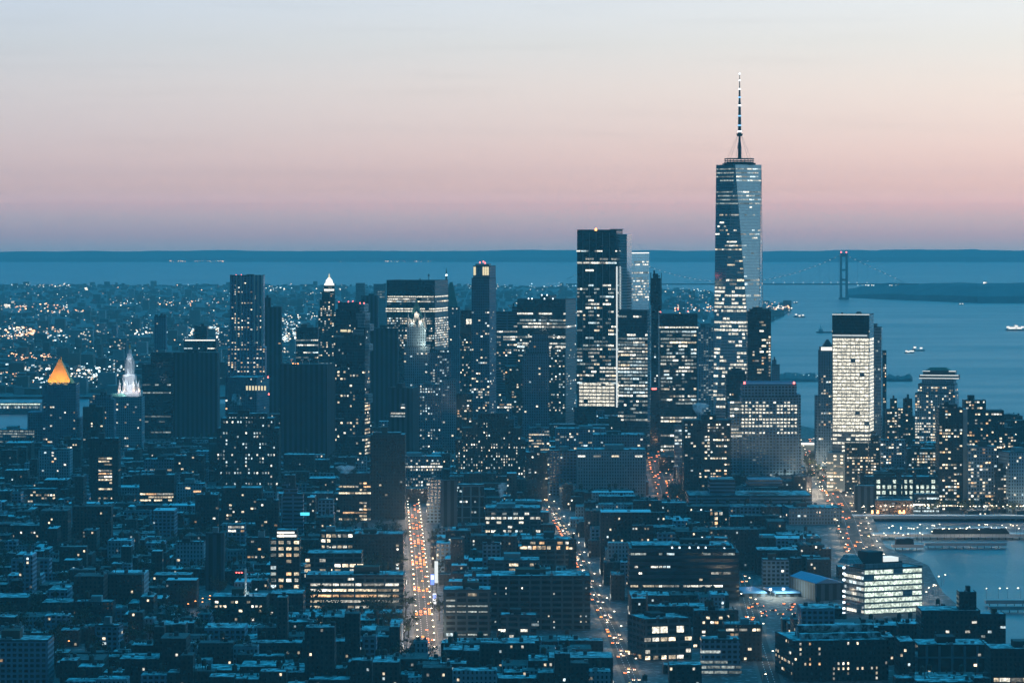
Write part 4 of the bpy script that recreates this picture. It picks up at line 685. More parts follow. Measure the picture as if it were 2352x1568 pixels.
for k, y_ in enumerate((1306, 1320, 1334, 1360, 1372, 1386, 1400, 1411)): bb = MB(); bb.cyl(B['x'](1984) - 9, 17, B['z'](y_) - .8, B['z'](y_) + .8, 1.1, 1.1, 8); bb.build('balcony_lamp', 'lamp_ice', B['root'])
B = T('blue_roof_shed', 'shed with large pale blue sloping roof left of the glowing glass block', 1872, 1946, 1342, 1400, 3060, side=-40, yaw=-14, depth=70, mat='blind_slab', plant=False, cat='warehouse')
b = MB(); hw, zz_ = B['w'] / 2, B['zt']
b.poly([(-hw, 0, zz_ + .6), (hw, 0, zz_ + .6), (hw, B['d'], zz_ + .6), (-hw, B['d'], zz_ + .6), (-hw * .2, 0, zz_ + 5), (-hw * .2, B['d'], zz_ + 5)], [(0, 1, 4), (1, 2, 5, 4), (2, 3, 5), (3, 0, 4, 5), (0, 3, 2, 1)]); b.build('roof', 'blue_steel_roof', B['root'])
for i, (a, c_) in enumerate(((1706, 1762), (1782, 1840))):
    B = T('yard_shed', ['left of two yard sheds with snowy blue roof beside bright floodlights', 'right of two yard sheds with snowy blue roof beside bright floodlights'][i], a, c_, 1364, 1384, 3090, depth=45, mat='blind_slab', plant=False, cat='shed', yaw=-10)
    bb = MB(); bb.taper(-B['w'] / 2 - .5, B['w'] / 2 + .5, -.5, 45.5, B['zt'] + .5, B['zt'] + 2, .9); bb.build('roof', 'blue_steel_roof', B['root'])
T('waterfront_loft', 'dark loft with rooftop cooling tower right of the glowing glass block', 2116, 2252, 1404, 1482, 2690, mat='brown_brick', win=W(.07, tone='warm', bw=5, w=3.5), cat='loft building', tiers=[(2206, 2246, 1352 + 12, 8, 24)])
T('waterfront_loft', 'small stepped loft with one bright window near the inlet corner', 2252, 2310, 1412, 1484, 2720, mat='brown_brick', win=W(.08, tone='cool', bw=5, w=4), cat='loft building')
T('framed_row', 'low row building with a pale frame front near the lower right corner', 2108, 2266, 1482, 1560, 2570, mat='green_frame', win=W(.05, tone='warm', fh=3.67, bw=3.0, w=2.0, h=1.8), cat='loft building')
T('corner_loft', 'dark loft with one bright window at the lower right frame corner', 2276, 2420, 1492, 1620, 2490, mat='brown_brick', win=W(.16, 'rows', 'warm', bw=4, w=3.2, h=2.6), cat='loft building', tank=1)
T('grid_loft', 'broad green-grey gridded block cut by the lower left corner', -30, 110, 1472, 1640, 2480, mat='concrete_grid', win=W(.12, tone='warm', bw=4.5, w=3.4), cat='loft building')
T('grid_loft', 'green-grey gridded block above the orange-lit crossing at lower left', 217, 272, 1438, 1500, 2640, mat='concrete_grid', win=W(.02), cat='loft building', yaw=8)
T('tenement', 'dark tenement with one bright pair of window rows at lower left', 172, 258, 1384, 1440, 2820, mat='brown_brick', win=W(.4, 'grid', 'warm', x0=232, x1=254, y0=1388, y1=1404, w=1.2), cat=AT, tank=1)
T('blue_roof_block', 'dark block under a wide blue snowy roof at the left frame edge', -30, 64, 1374, 1420, 2900, depth=40, mat='brown_brick', win=W(.02), cat='building', plant=False)
T('vertical_loft', 'tall dark tower with faint vertical ribs above the small tower crane', 472, 514, 1226, 1385, 3150, mat='blind_slab', cat=AT, roof='tar_roof')
T('crane_base_block', 'dark building carrying the small tower crane, with scattered lit windows', 484, 612, 1372, 1445, 2900, mat='brown_brick', win=W(.1, tone='warm'), cat='loft building')
T('right_lit_loft', 'dark loft with a lit double row left of the highway bend', 1926, 2002, 1304, 1345, 3250, mat='brown_brick', win=W(.55, 'grid', 'warm', x0=1930, x1=2000), cat='loft building')
T('mid_dark_loft', 'plain blue-grey loft with one lit window column left of the blue-roofed shed', 1752, 1812, 1286, 1345, 3190, mat='concrete_grid', win=W(.12, tone='warm', x0=1790, x1=1806), cat='loft building')
T('tall_loft', 'tall slim dark block left of the dark loft with two pale shafts', 448, 500, 1138, 1240, 3720, mat='brown_brick', win=W(.07, tone='warm'), cat='loft building', tank=1)
T('tall_loft', 'tall dark block right of the dark loft with two pale shafts', 588, 640, 1150, 1262, 3640, mat='brick', win=W(.06, tone='mix'), cat='loft building', tank=1)
T('mid_loft', 'dark wide loft between the pale brick block and the bright four-column tower', 566, 618, 1236, 1300, 3330, mat='brown_brick', win=W(.14, tone='warm'), cat='loft building', tank=1)
T('mid_loft', 'pale-fronted loft left of the tall ribbed dark tower', 404, 468, 1246, 1310, 3290, mat='limestone', win=W(.05, tone='warm'), cat='loft building', tank=1)
B = T('bus_canopy', 'long bright white lit canopy across the head of the riverside highway', 1840, 1870, 1016, 1026, 5080, depth=20, mat='pale_wall', plant=False, cat='canopy', guard=False)
part(B, 'light_strip', 'crown_white', [('box', 1840, 1870, 1016.5, 1021, -1, -.1)])
T('corner_block', 'slim dark block standing against the crooked avenue right of a loft with a glowing row', 1306, 1324, 1240, 1310, 3300, mat='brown_brick', win=W(.08, tone='warm'), cat='building')
# tower crane
c0 = (gx(560, 2905), 2925.0); z0_ = pz(1368, 2905)
root = tag(empty('tower_crane', (c0[0], c0[1], z0_)), 'small white tower crane with a red lit jib on a dark roof', 'crane'); m = 2905 / F
b = MB(); b.box(-.9, .9, -.9, .9, -10, 57 * m); b.build('mast', 'boat_white', root); b = MB(); b.box(-22 * m, 20 * m, -.5, .5, 47 * m, 49.5 * m); b.build('jib', 'tail_red', root).data.materials[0] = MATS['car_paint_3']
for dx in (-21, -15, -9): bb = MB(); bb.cyl(dx * m, -.8, 47.4 * m, 49.5 * m, .5, .5, 6); bb.build('jib_light', 'lamp_red', root)
b = MB(); b.box(-9 * m, 9 * m, -1.4, 1.2, -3, 12 * m * .35); b.build('base_block', 'pale_wall', root); lamp(root, 0, -6, 2, 2500, (.85, 1, .95), .5)
# ------------------------------------------------------------------ streets with traffic and lamps
ROADS = []
def road(name, pts, width, kind='structure', walk=3.2):
    """pts: ground points; asphalt with pavements 0.13 m higher on both sides and a dashed centre line"""
    for off, wd, mat, z, nm in ((0, width, 'asphalt', .06, name), (1, walk, 'pavement', .13, 'pavement'), (-1, walk, 'pavement', .13, 'pavement')):
        b = MB(); L_, R_ = [], []
        for i, (x, y) in enumerate(pts):
            a, c = pts[max(0, i - 1)], pts[min(len(pts) - 1, i + 1)]; d = Vector((c[0] - a[0], c[1] - a[1])).normalized(); nrm = Vector((d.y, -d.x))
            cc = Vector((x, y)) + nrm * off * (width / 2 + walk / 2); L_.append(cc - nrm * wd / 2); R_.append(cc + nrm * wd / 2)
        for i in range(len(pts) - 1):
            p, q, r, s = L_[i], R_[i], R_[i + 1], L_[i + 1]
            b.face([(*p, z), (*q, z), (*r, z), (*s, z)]); 
            if off: b.face([(*p, 0), (*p, z), (*s, z), (*s, 0)]); b.face([(*q, z), (*q, 0), (*r, 0), (*r, z)])
        tag(b.build(nm, mat), kind='structure')
    b = MB()
    for i in range(len(pts) - 1):
        p, q = Vector(pts[i]), Vector(pts[i + 1]); d = (q - p).normalized(); nrm = Vector((d.y, -d.x)); s = 0
        while s < (q - p).length:
            for o in (-width / 6, width / 6):
                c = p + d * s + nrm * o; e = c + d * 6; b.face([(*(c - nrm * .2), .066), (*(c + nrm * .2), .066), (*(e + nrm * .2), .066), (*(e - nrm * .2), .066)])
            s += 14
    tag(b.build('road_marking', 'boat_white'), kind='structure')
    ROADS.append((pts, width / 2 + walk))
def along(pts, s):
    for a, c in zip(pts, pts[1:]):
        L_ = math.dist(a, c)
        if s <= L_: t = s / L_; return (a[0] + (c[0] - a[0]) * t, a[1] + (c[1] - a[1]) * t), Vector((c[0] - a[0], c[1] - a[1])).normalized()
        s -= L_
    return pts[-1], Vector((pts[-1][0] - pts[-2][0], pts[-1][1] - pts[-2][1])).normalized()
def length(pts): return sum(math.dist(a, c) for a, c in zip(pts, pts[1:]))
AVENUE = [P(978, 1480), P(962, 1300), P(948, 1160)]; AVENUE = [(AVENUE[0][0] + 3, AVENUE[0][1] - 130)] + AVENUE
CROOKED = [P(1462, 1580), P(1402, 1440), P(1366, 1370), P(1330, 1290), P(1290, 1215), P(1256, 1160), P(1238, 1130)]
SIDE = [P(1778, 1585), P(1735, 1450), P(1716, 1385), P(1700, 1320)]
HIGHWAY = [P(2070, 1400), P(1998, 1310), P(1965, 1240), P(1950, 1190), P(1905, 1110), P(1880, 1060), P(1858, 1010)]
JUNCTION = [P(1536, 1170), P(1524, 1120), P(1512, 1085), P(1503, 1040)]
CROSS = [P(440, 1414), P(486, 1396), P(520, 1384)]
CROSS2 = [P(160, 1502), P(235, 1492), P(300, 1484)]
for nm, pts, wd in (('avenue', AVENUE, 15), ('avenue', CROOKED, 12), ('street', SIDE, 13), ('highway', HIGHWAY, 34), ('avenue', JUNCTION, 24), ('street', CROSS, 10), ('street', CROSS2, 10)): road(nm, pts, wd, walk=9 if nm == 'highway' else 2.6)
# street lamps: pole, arm, lit head, and the light it throws
def lamp_proto(col_mat):
    r = empty('street_lamp', (0, 0, 0))
    b = MB(); b.cyl(0, 0, 0, 8.6, .13, .08, 8); b.build('pole', 'dark_metal', r); b = MB(); b.bar((0, 0, 8.4), (2.2, 0, 9.0), .07, 0, 6); b.build('arm', 'dark_metal', r)
    b = MB(); b.taper(1.6, 2.9, -.35, .35, 8.75, 9.15, .6); b.build('lamp_head', col_mat, r); return r
LAMPS = {}
def copy_tree(o, parent=None):
    c = o.copy(); C.objects.link(c); c.parent = parent
    for ch in KIDS[o.name]: copy_tree(ch, c)
    return c
KIDS = {}
def know(o):
    KIDS[o.name] = [x for x in scene.objects if x.parent == o]
    for x in KIDS[o.name]: know(x)
def put(proto, first, loc, rz):
    o = proto if first else copy_tree(proto); o.location = loc; o.rotation_euler = (0, 0, rz); return o
def add_lamps(key, pts, half, step, label, group, mat, col, power, jitter=0, both=True, start=15):
    if mat not in LAMPS: LAMPS[mat] = [lamp_proto(mat), True]; know(LAMPS[mat][0])
    n = int((length(pts) - start) / step)
    for i in range(n):
        for sd in ((-1, 1) if both else (1 if i % 2 else -1,)):
            (x, y), d = along(pts, start + i * step + (step / 2 if sd > 0 else 0)); nrm = Vector((d.y, -d.x)); p = Vector((x, y)) + nrm * sd * (half + 1)
            first = LAMPS[mat][1]; LAMPS[mat][1] = False
            o = put(LAMPS[mat][0], first, (p.x, p.y, .13), math.atan2(-sd * nrm.y, -sd * nrm.x)); tag(o, label, 'street lamp', group)
            if power: lamp(o, 2.3, 0, 8.2, power * RNG.uniform(.6, 1.4), col, .3, 'lamp_light')
add_lamps('a', AVENUE, 7.5, 44, 'pale street lamp along the bright straight avenue', 'lamps along the bright avenue', 'lamp_white', (1, .72, .52), 10500)
add_lamps('c', CROOKED, 6, 52, 'warm street lamp along the crooked avenue', 'lamps along the crooked avenue', 'lamp_white', (1, .72, .48), 5500, both=False)
add_lamps('s', SIDE, 6.5, 90, 'warm street lamp along the side street by the yard sheds', 'lamps along the side street', 'lamp_white', (1, .82, .6), 4500, both=False)
add_lamps('h', HIGHWAY, 17, 70, 'bright street lamp along the riverside highway', 'lamps along the highway', 'lamp_white', (1, .78, .56), 13000)
add_lamps('j', JUNCTION, 12, 90, 'orange street lamp at the orange junction', 'lamps at the orange junction', 'lamp_orange', (1, .5, .25), 8000)
add_lamps('x', CROSS, 5, 11, 'orange street lamp at the lit crossing near the tower crane', 'lamps at the crossing near the crane', 'lamp_orange', (1, .5, .22), 900, both=False, start=3)
add_lamps('y', CROSS2, 5, 15, 'orange street lamp at the lit crossing in the lower left', 'lamps at the lower left crossing', 'lamp_orange', (1, .6, .32), 1000, both=False, start=3)
# cars
CARS = []
def car_proto(k):
    r = empty('car', (0, 0, 0)); b = MB()
    b.frustum([(-.9, -2.2, .35), (.9, -2.2, .35), (.9, 2.2, .35), (-.9, 2.2, .35)], [(-.88, -2.15, .95), (.88, -2.15, .95), (.88, 2.1, .85), (-.88, 2.1, .85)])
    b.frustum([(-.82, -1.7, .95), (.82, -1.7, .95), (.82, 1.0, .9), (-.82, 1.0, .9)], [(-.65, -1.1, 1.5), (.65, -1.1, 1.5), (.65, .35, 1.5), (-.65, .35, 1.5)]); b.build('body', 'car_paint_%d' % k, r)
    for sx in (-.6, .6):
        b = MB(); b.box(sx - .34, sx + .34, -2.35, -2.1, .45, 1.0); b.build('taillight', 'tail_red', r)
        b = MB(); b.box(sx - .3, sx + .3, 2.1, 2.3, .45, .85); b.build('headlight', 'head_white', r)
        for sy in (-1.35, 1.35):
            b = MB(); b.cyl(0, 0, -.12, .12, .34, .34, 10); o = b.build('wheel', 'tyre', r, (sx * 1.35, sy, .34)); o.rotation_euler = (0, math.pi / 2, 0)
    return r
for k in range(5): CARS.append([car_proto(k), True]); know(CARS[-1][0])
def add_cars(pts, half, n, out, label_out, label_in, group, s0=0, s1=None, knots=()):
    """out: share of cars driving away from the camera (tail lamps towards us)"""
    s1 = s1 or length(pts); used = []; lanes = max(2, int(2 * half / 3.4))
    for _ in range(n * 4):
        if len(used) >= n: break
        s, ln = (RNG.choice(knots) + abs(RNG.gauss(0, 28)) if knots and RNG.random() < .7 else RNG.uniform(s0, s1)), RNG.randrange(lanes)
        if any(abs(s - a) < 7 and ln == c for a, c in used): continue
        used.append((s, ln)); (x, y), d = along(pts, s); nrm = Vector((d.y, -d.x)); o_ = -half + (ln + .5) * 2 * half / lanes; p = Vector((x, y)) + nrm * o_
        away = (ln / lanes < out) if out < 1 and lanes > 2 else RNG.random() < out
        k = RNG.randrange(5); first = CARS[k][1]; CARS[k][1] = False
        a = math.atan2(d.y, d.x) - math.pi / 2 + (0 if away else math.pi)
        o = put(CARS[k][0], first, (p.x, p.y, .06), a); nm = ['yellow', 'black', 'silver', 'dark red', 'dark blue'][k]
        tag(o, (label_out if away else label_in).replace('car', nm + ' car'), 'car', group)
add_cars(AVENUE, 7.2, 105, 1, 'small car with red tail lamps on the bright avenue', 'small car', 'cars on the bright avenue', 120, knots=(140, 330, 520, 760, 980, 1150))
add_cars(CROOKED, 5.8, 90, .2, 'small car with red tail lamps on the crooked avenue', 'small car with white headlamps on the crooked avenue', 'cars on the crooked avenue')
add_cars(SIDE, 6, 9, .4, 'small car with red tail lamps on the side street', 'small car with white headlamps on the side street', 'cars on the side street')
add_cars(HIGHWAY, 16, 130, .45, 'small car with red tail lamps on the riverside highway', 'small car with white headlamps on the riverside highway', 'cars on the highway')
add_cars(JUNCTION, 11, 30, .7, 'small car with red tail lamps at the orange junction', 'small car with white headlamps at the orange junction', 'cars at the orange junction')
# lit billboards at the right kerb of the avenue
for px, y0, y1, mat, lab in ((993, 1318, 1342, 'screen_blue', 'tall blue and white lit billboard, farther of two on the avenue'), (998, 1362, 1386, 'screen_white', 'white and blue lit billboard, nearer of two on the avenue'), (1002, 1288, 1338, 'strip_white', 'tall plain white lit banner at the right kerb of the avenue')):
    D = dist(1405 if px < 1000 else 1395); m = D / F; r = tag(empty('billboard', (gx(px, D), D, 0)), lab, 'billboard')
    b = MB(); b.box(-4 * m, 4 * m, -.3, .3, pz(y1, D), pz(y0, D)); b.build('panel', mat, r)
    b = MB(); b.box(-4 * m - .3, 4 * m + .3, .3, .7, pz(y1, D) - .3, pz(y0, D) + .3); b.cyl(0, .5, 0, pz(y1, D), .4, .4, 8); b.build('frame', 'dark_metal', r)
    if mat != 'strip_white': b = MB(); b.box(-3.5 * m, 3.5 * m, -.42, -.3, pz((y0 + y1) / 2, D), pz(y0 + 2, D)); b.build('picture', 'screen_white' if mat == 'screen_blue' else 'screen_blue', r)
# yard floodlights by the sheds
for px, yy, lab in ((1769, 1352, 'left of two dazzling floodlight masts between the yard sheds'), (1799, 1351, 'right of two dazzling floodlight masts between the yard sheds'), (1703, 1272 - 15, 'single dazzling floodlight mast above a low roof behind the striped building')):
    D = 3095 if yy > 1300 else 3420; zt_ = pz(yy, D); r = tag(empty('floodlight_mast', (gx(px, D), D - 2, 0)), lab, 'floodlight')
    b = MB(); b.cyl(0, 0, 0, zt_, .25, .15, 8); b.build('pole', 'dark_metal', r); b = MB(); b.cyl(0, -.4, zt_ - .8, zt_ + .8, 1.3, 1.1, 10); b.build('lamp_head', 'lamp_ice', r); lamp(r, 0, -4, zt_, 30000, (.95, 1, .85), .5)
# parked things in the yard
for i in range(16):
    x, y = P(RNG.uniform(1712, 1830), RNG.uniform(1388, 1425)); k = RNG.randrange(5); o = copy_tree(CARS[k][0]); o.location = (x, y, .06); o.rotation_euler = (0, 0, RNG.uniform(0, 3)); tag(o, 'car parked unlit in the floodlit yard before the two sheds', 'car', 'cars parked in the floodlit yard')
# ------------------------------------------------------------------ piers, boats, bridge
def pier(label, x0, x1, y, depth, roofed=None):
    D = dist(y); r = tag(empty('pier', (gx(x0, D), D, 0)), label, 'pier'); L_ = gx(x1, D) - gx(x0, D)
    b = MB(); b.box(0, L_, 0, depth, -1.4, 1.2); b.box(0, L_, -.3, 0, .9, 1.8); b.build('deck', 'pier_deck', r)
    b = MB()
    for i in range(int(L_ / 7)): b.cyl(3 + i * 7, .8, -5, -1.4, .35, .35, 6)
    b.build('piling', 'dark_metal', r)['kind'] = 'stuff'
    if roofed: b = MB(); b.taper(L_ * roofed[0], L_ * roofed[1], 3, depth - 3, 1.2, 7, .9); b.build('shed', 'dark_wall', r); b = MB(); b.taper(L_ * roofed[0] - .5, L_ * roofed[1] + .5, 2.5, depth - 2.5, 7, 8, .9); b.build('roof', 'snow_roof', r)
    return r, L_
PIERS = [pier('long upper quay with snowy deck and lamps in front of the riverside towers', 1962, 2640, 1190, 26), pier('middle pier with a dark snowy shed reaching right from the highway bend', 2005, 2400, 1232, 26, (.35, .8)), pier('lower thin pier with pale snow edge above the inlet', 2125, 2312, 1252, 12), pier('moored-looking short pier with lit cabin left of the lower thin pier', 2050, 2122, 1256, 14, (.1, .7)), pier('low dark pier in the lower right inlet', 2265, 2480, 1384, 10), pier('second low dark pier just below another in the lower right inlet', 2272, 2480, 1398, 8)]
def lamp_row(x0, x1, y, n, label, group, power, col=(1, .85, .65), jitter=0, z=1.2, mat='lamp_white', both=0):
    for i in range(n):
        px = x0 + (x1 - x0) * (i + RNG.uniform(.2, .8)) / n; p = P(px, y + RNG.uniform(-jitter, jitter)); first = LAMPS[mat][1]
        o = put(LAMPS[mat][0], first, (p[0], p[1], z), RNG.uniform(0, 6)); tag(o, label, 'street lamp', group)
        if power and i % 3 == 0: lamp(o, 2.3, 0, 8.2, power, col, .3, 'lamp_light')
lamp_row(1975, 2390, 1184, 44, 'lamp in the row along the upper riverside quay', 'lamps along the upper quay', 6000, jitter=2)
lamp_row(2030, 2350, 1234, 34, 'lamp on the parking deck of the middle pier', 'lamps on the middle pier', 3000, jitter=6, mat='lamp_white')
lamp_row(1846, 1936, 1090, 44, 'bright lamp on the wide plaza beside the cream bank tower', 'lamps on the plaza by the bank', 26000, (1, .82, .62), jitter=65, z=.1)
lamp_row(2020, 2140, 1250, 9, 'lamp by the short pier with the lit cabin', 'lamps by the short pier', 4000, jitter=5)
lamp_row(2120, 2170, 1368, 8, 'lamp on the shore path right of the glowing glass block', 'lamps on the shore path', 4000, jitter=22)
lamp_row(2250, 2352, 1379, 4, 'lamp on the low dark pier in the inlet', 'lamps on the low dark pier', 0, jitter=1, mat='lamp_white')
def boat(label, px, y, ln, lights, yaw=0, style='ferry'):
    D = dist(y); x = gx(px, D); z = zc(D) - 3; r = tag(empty('boat', (x, D, z), yaw), label, 'boat'); w_ = ln * .26
    b = MB(); b.frustum([(-ln * .46, -w_ * .4, -.5), (ln * .4, -w_ * .4, -.5), (ln * .46, 0, -.5), (ln * .4, w_ * .4, -.5), (-ln * .46, w_ * .4, -.5)], [(-ln * .5, -w_ * .5, ln * .06), (ln * .42, -w_ * .5, ln * .07), (ln * .5, 0, ln * .08), (ln * .42, w_ * .5, ln * .07), (-ln * .5, w_ * .5, ln * .06)]); b.build('hull', 'boat_hull', r)
    b = MB()
    if style == 'ferry': b.box(-ln * .4, ln * .36, -w_ * .42, w_ * .42, ln * .06, ln * .16); b.box(-ln * .3, ln * .26, -w_ * .36, w_ * .36, ln * .16, ln * .23); b.box(-ln * .05, ln * .05, -w_ * .1, w_ * .1, ln * .23, ln * .33)
    else: b.box(-ln * .36, -ln * .16, -w_ * .35, w_ * .35, ln * .05, ln * .2); b.box(-ln * .28, -ln * .24, -w_ * .1, w_ * .1, ln * .2, ln * .36)
    b.build('cabin', 'boat_white', r)
    for i in range(lights):
        s = ln * (-.42 + .84 * (i + .5) / lights); h = ln * RNG.choice((.1, .15, .2)); b = MB(); q = ln * .035 + .8; b.box(s - q * 1.6, s + q * 1.6, -w_ * .56, -w_ * .5, h, h + q * 1.6); b.build('cabin_light', 'crown_white', r)
    return r
boat('large brightly lit ferry at the far right of the bay', 2331, 757, 60, 8); boat('tug with bright wheelhouse light, left of a dark barge', 2089, 808, 26, 4, 0, 'tug'); boat('dark barge with two small lights right of the tug', 2108, 803, 38, 2, 0, 'tug')
boat('pale small ferry under the far island tip', 1836, 727, 44, 3); boat('tiny white boat leaving a long pale wake', 1827, 695, 24, 2); boat('tiny lone boat in the open bay below the wooded shore', 2208, 698, 26, 2); boat('lit vessel moored at the wooded shore on the right', 2336, 690, 70, 5)
boat('low dark boat just left of the cream bank tower', 1972 - 75, 762, 60, 0, 0, 'tug')
def wake(label, pts, wd):
    b = MB(); q = [(*P(*p), zc(dist(p[1])) - 2.85) for p in pts]
    for i in range(len(q) - 1):
        a, c = q[i], q[i + 1]; wa, wb = wd * (i + .3), wd * (i + 1.3); b.face([(a[0], a[1] - wa, a[2]), (c[0], c[1] - wb, c[2]), (c[0], c[1] + wb, c[2]), (a[0], a[1] + wa, a[2])])
    tag(b.build('wake', 'wake_foam'), kind='structure')
wake('', [(1832, 696), (1860, 703), (1900, 713), (1935, 724)], 22); wake('', [(2210, 700), (2280, 703), (2400, 711)], 14)
# suspension bridge across the narrows
D = 16000.0; m = D / F; zw = zc(D) - 3; zb_ = lambda y: pz(y, D)
br = tag(empty('suspension_bridge', (gx(1938, D), D, zw)), 'far suspension bridge with dotted cable lamps and two tall towers', 'bridge'); X = lambda px: (px - 1938) * m; Zr = lambda y: zb_(y) - zw
def btower(px):
    b = MB()
    for s in (-1, 1): b.taper(X(px) + s * 6.6 * m - 2.6 * m, X(px) + s * 6.6 * m + 2.6 * m, -12, 12, 0, Zr(582), .85)
    for y0_, y1_ in ((582, 590), (618, 622), (640, 645)): b.box(X(px) - 8 * m, X(px) + 8 * m, -8, 8, Zr(y1_), Zr(y0_))
    b.box(X(px) - 11 * m, X(px) + 11 * m, -18, 18, -3, Zr(683)); b.build('tower', 'bridge_steel', br)
    for s in (-1, 1): bb = MB(); bb.cyl(X(px) + s * 6 * m, 0, Zr(580.5), Zr(577.5), 3, 2.2, 8); bb.build('beacon', 'lamp_red', br)
btower(1938); btower(1424)
b = MB(); b.box(X(1300), X(2110), -12, 12, Zr(654), Zr(651)); b.build('deck', 'bridge_steel', br)
cab = lambda px: 582 + 66 * (1 - ((px - 1681) / 257) ** 2) if 1424 <= px <= 1938 else (584 + (px - 1938) * .465 if px > 1938 else 584 + (1424 - px) * .465)
b = MB(); cpts = [1300 + 8 * i for i in range(98)]
for a, c in zip(cpts, cpts[1:]): b.bar((X(a), 0, Zr(min(652, cab(a)))), (X(c), 0, Zr(min(652, cab(c)))), 1.1)
for a in range(1310, 2080, 22): b.bar((X(a), 0, Zr(652)), (X(a), 0, Zr(min(651, cab(a)))), .35)
b.build('cable', 'bridge_steel', br)
b = MB()
for a in [1320 + 11.5 * i for i in range(65)]:
    if abs(a - 1938) > 6: b.cyl(X(a), -2, Zr(min(650, cab(a))) - 1.2, Zr(min(650, cab(a))) + 1.2, 1.2, 1.2, 6)
for a in range(1780, 2000, 21): b.cyl(X(a + RNG.uniform(-6, 6)), -12, Zr(649.5), Zr(648), 1.5, 1.5, 6)
o = b.build('cable_lamp', 'crown_white', br); o['kind'] = 'stuff'
# ------------------------------------------------------------------ the far borough
rr = random.Random(3)
hb = MB(); n = 0
while n < 5200:
    y = 657 + 250 * rr.random() ** 1.5; a, c = bk_edge(y); px = rr.uniform(max(a, -230), c)
    D = dist(y); z = zc(D); w_, d_ = rr.uniform(10, 34), rr.uniform(14, 40); h = rr.choice((7, 9, 11, 13, 16)) * rr.uniform(.8, 1.3)
    if rr.random() < .05: h = rr.uniform(20, 48)
    if y < 675: h *= .7
    x = gx(px, D); hb.box(x - w_ / 2, x + w_ / 2, D, D + d_, z, z + h, rr.choice((0, 0, 1, 2, 3))); hb.box(x - w_ / 2 + .5, x + w_ / 2 - .5, D + .5, D + d_ - .5, z + h - .1, z + h + .4, 4); n += 1
tag(hb.build('far_borough_houses', ['brick_wall', 'dark_wall', 'pale_wall', 'tan_wall', 'tar_roof']), 'low hazy houses of the borough across the river', 'houses', kind='stuff')
lb = MB()
def far_spot(px, y, s, mat, up=None):
    D = dist(y); x = gx(px, D); q = s * D / F / 2; z = zc(D) + (rr.uniform(9, 22) if up is None else up); lb.box(x - q, x + q, D - q, D + q, z - q * .7, z + q * .7, mat)
for _ in range(1500):
    y = 660 + 245 * rr.random() ** 1.1; a, c = bk_edge(y); px = rr.uniform(max(a, -100), c)
    if px > 1050 and rr.random() < .5: continue
    far_spot(px, y, rr.choice((.8, 1.0, 1.3, 2.0)), rr.choice((0, 0, 2, 2, 1)))
for cx_, cy2, rx, ry, n_, mats, sz in ((60, 716, 95, 6, 34, (1, 1, 0), 2.4), (20, 708, 16, 8, 5, (0,), 4.5), (140, 726, 60, 4, 16, (1, 0), 2.2), (30, 768, 40, 8, 26, (0, 1), 3), (95, 772, 50, 8, 22, (0, 1, 2), 3.2), (30, 785, 45, 4, 26, (1, 1, 0), 2.6), (75, 778, 12, 8, 10, (0, 1), 4.5), (130, 790, 60, 6, 24, (2, 0), 2.8), (70, 833, 50, 4, 26, (1, 1, 1), 2.6), (520, 778, 70, 8, 60, (2, 0, 2), 3.0), (510, 768, 55, 7, 44, (0, 2), 3.0), (400, 775, 90, 10, 50, (2, 0), 2.6), (480, 790, 60, 10, 40, (2, 2, 0), 2.8), (240, 870, 60, 12, 40, (2, 2, 0), 3.0), (190, 880, 60, 8, 30, (2, 0), 3), (120, 888, 120, 8, 40, (2, 0), 2.4), (225, 868, 8, 4, 3, (2,), 6), (15, 880, 30, 4, 12, (1, 0), 3), (500, 772, 60, 5, 40, (2, 2, 0), 4.5), (690, 786, 35, 8, 26, (2, 0), 4.5), (100, 862, 90, 5, 30, (2, 0), 4), (150, 897, 60, 6, 24, (2,), 3.6), (640, 748, 30, 10, 20, (0, 2), 3.5), (660, 770, 40, 20, 50, (2, 0, 2), 2.6), (680, 790, 45, 14, 40, (2, 2, 0), 3), (700, 738, 50, 8, 14, (0, 2), 2.2), (640, 671, 20, 3, 8, (0, 2), 3), (755, 672, 30, 2, 8, (0,), 2), (95, 661, 70, 3, 22, (2, 0), 1.9), (196, 672, 4, 1, 3, (0,), 3.5), (400, 700, 150, 10, 40, (2, 0, 1), 2.2), (1200, 664, 130, 5, 24, (2, 0), 1.7), (1560, 676, 70, 12, 22, (2, 0), 1.8), (1600, 718, 50, 8, 26, (1, 1, 2), 2.4), (1790, 716, 30, 2, 30, (0, 1, 0), 2.6), (1770, 708, 20, 3, 8, (1, 0), 2)):
    for _ in range(int(n_ * 1.5)):
        px, y = cx_ + rx * rr.uniform(-1, 1), cy2 + ry * rr.gauss(0, .6); y = max(658, min(908, y)); far_spot(px, y, sz * rr.uniform(.7, 1.4), rr.choice(mats))
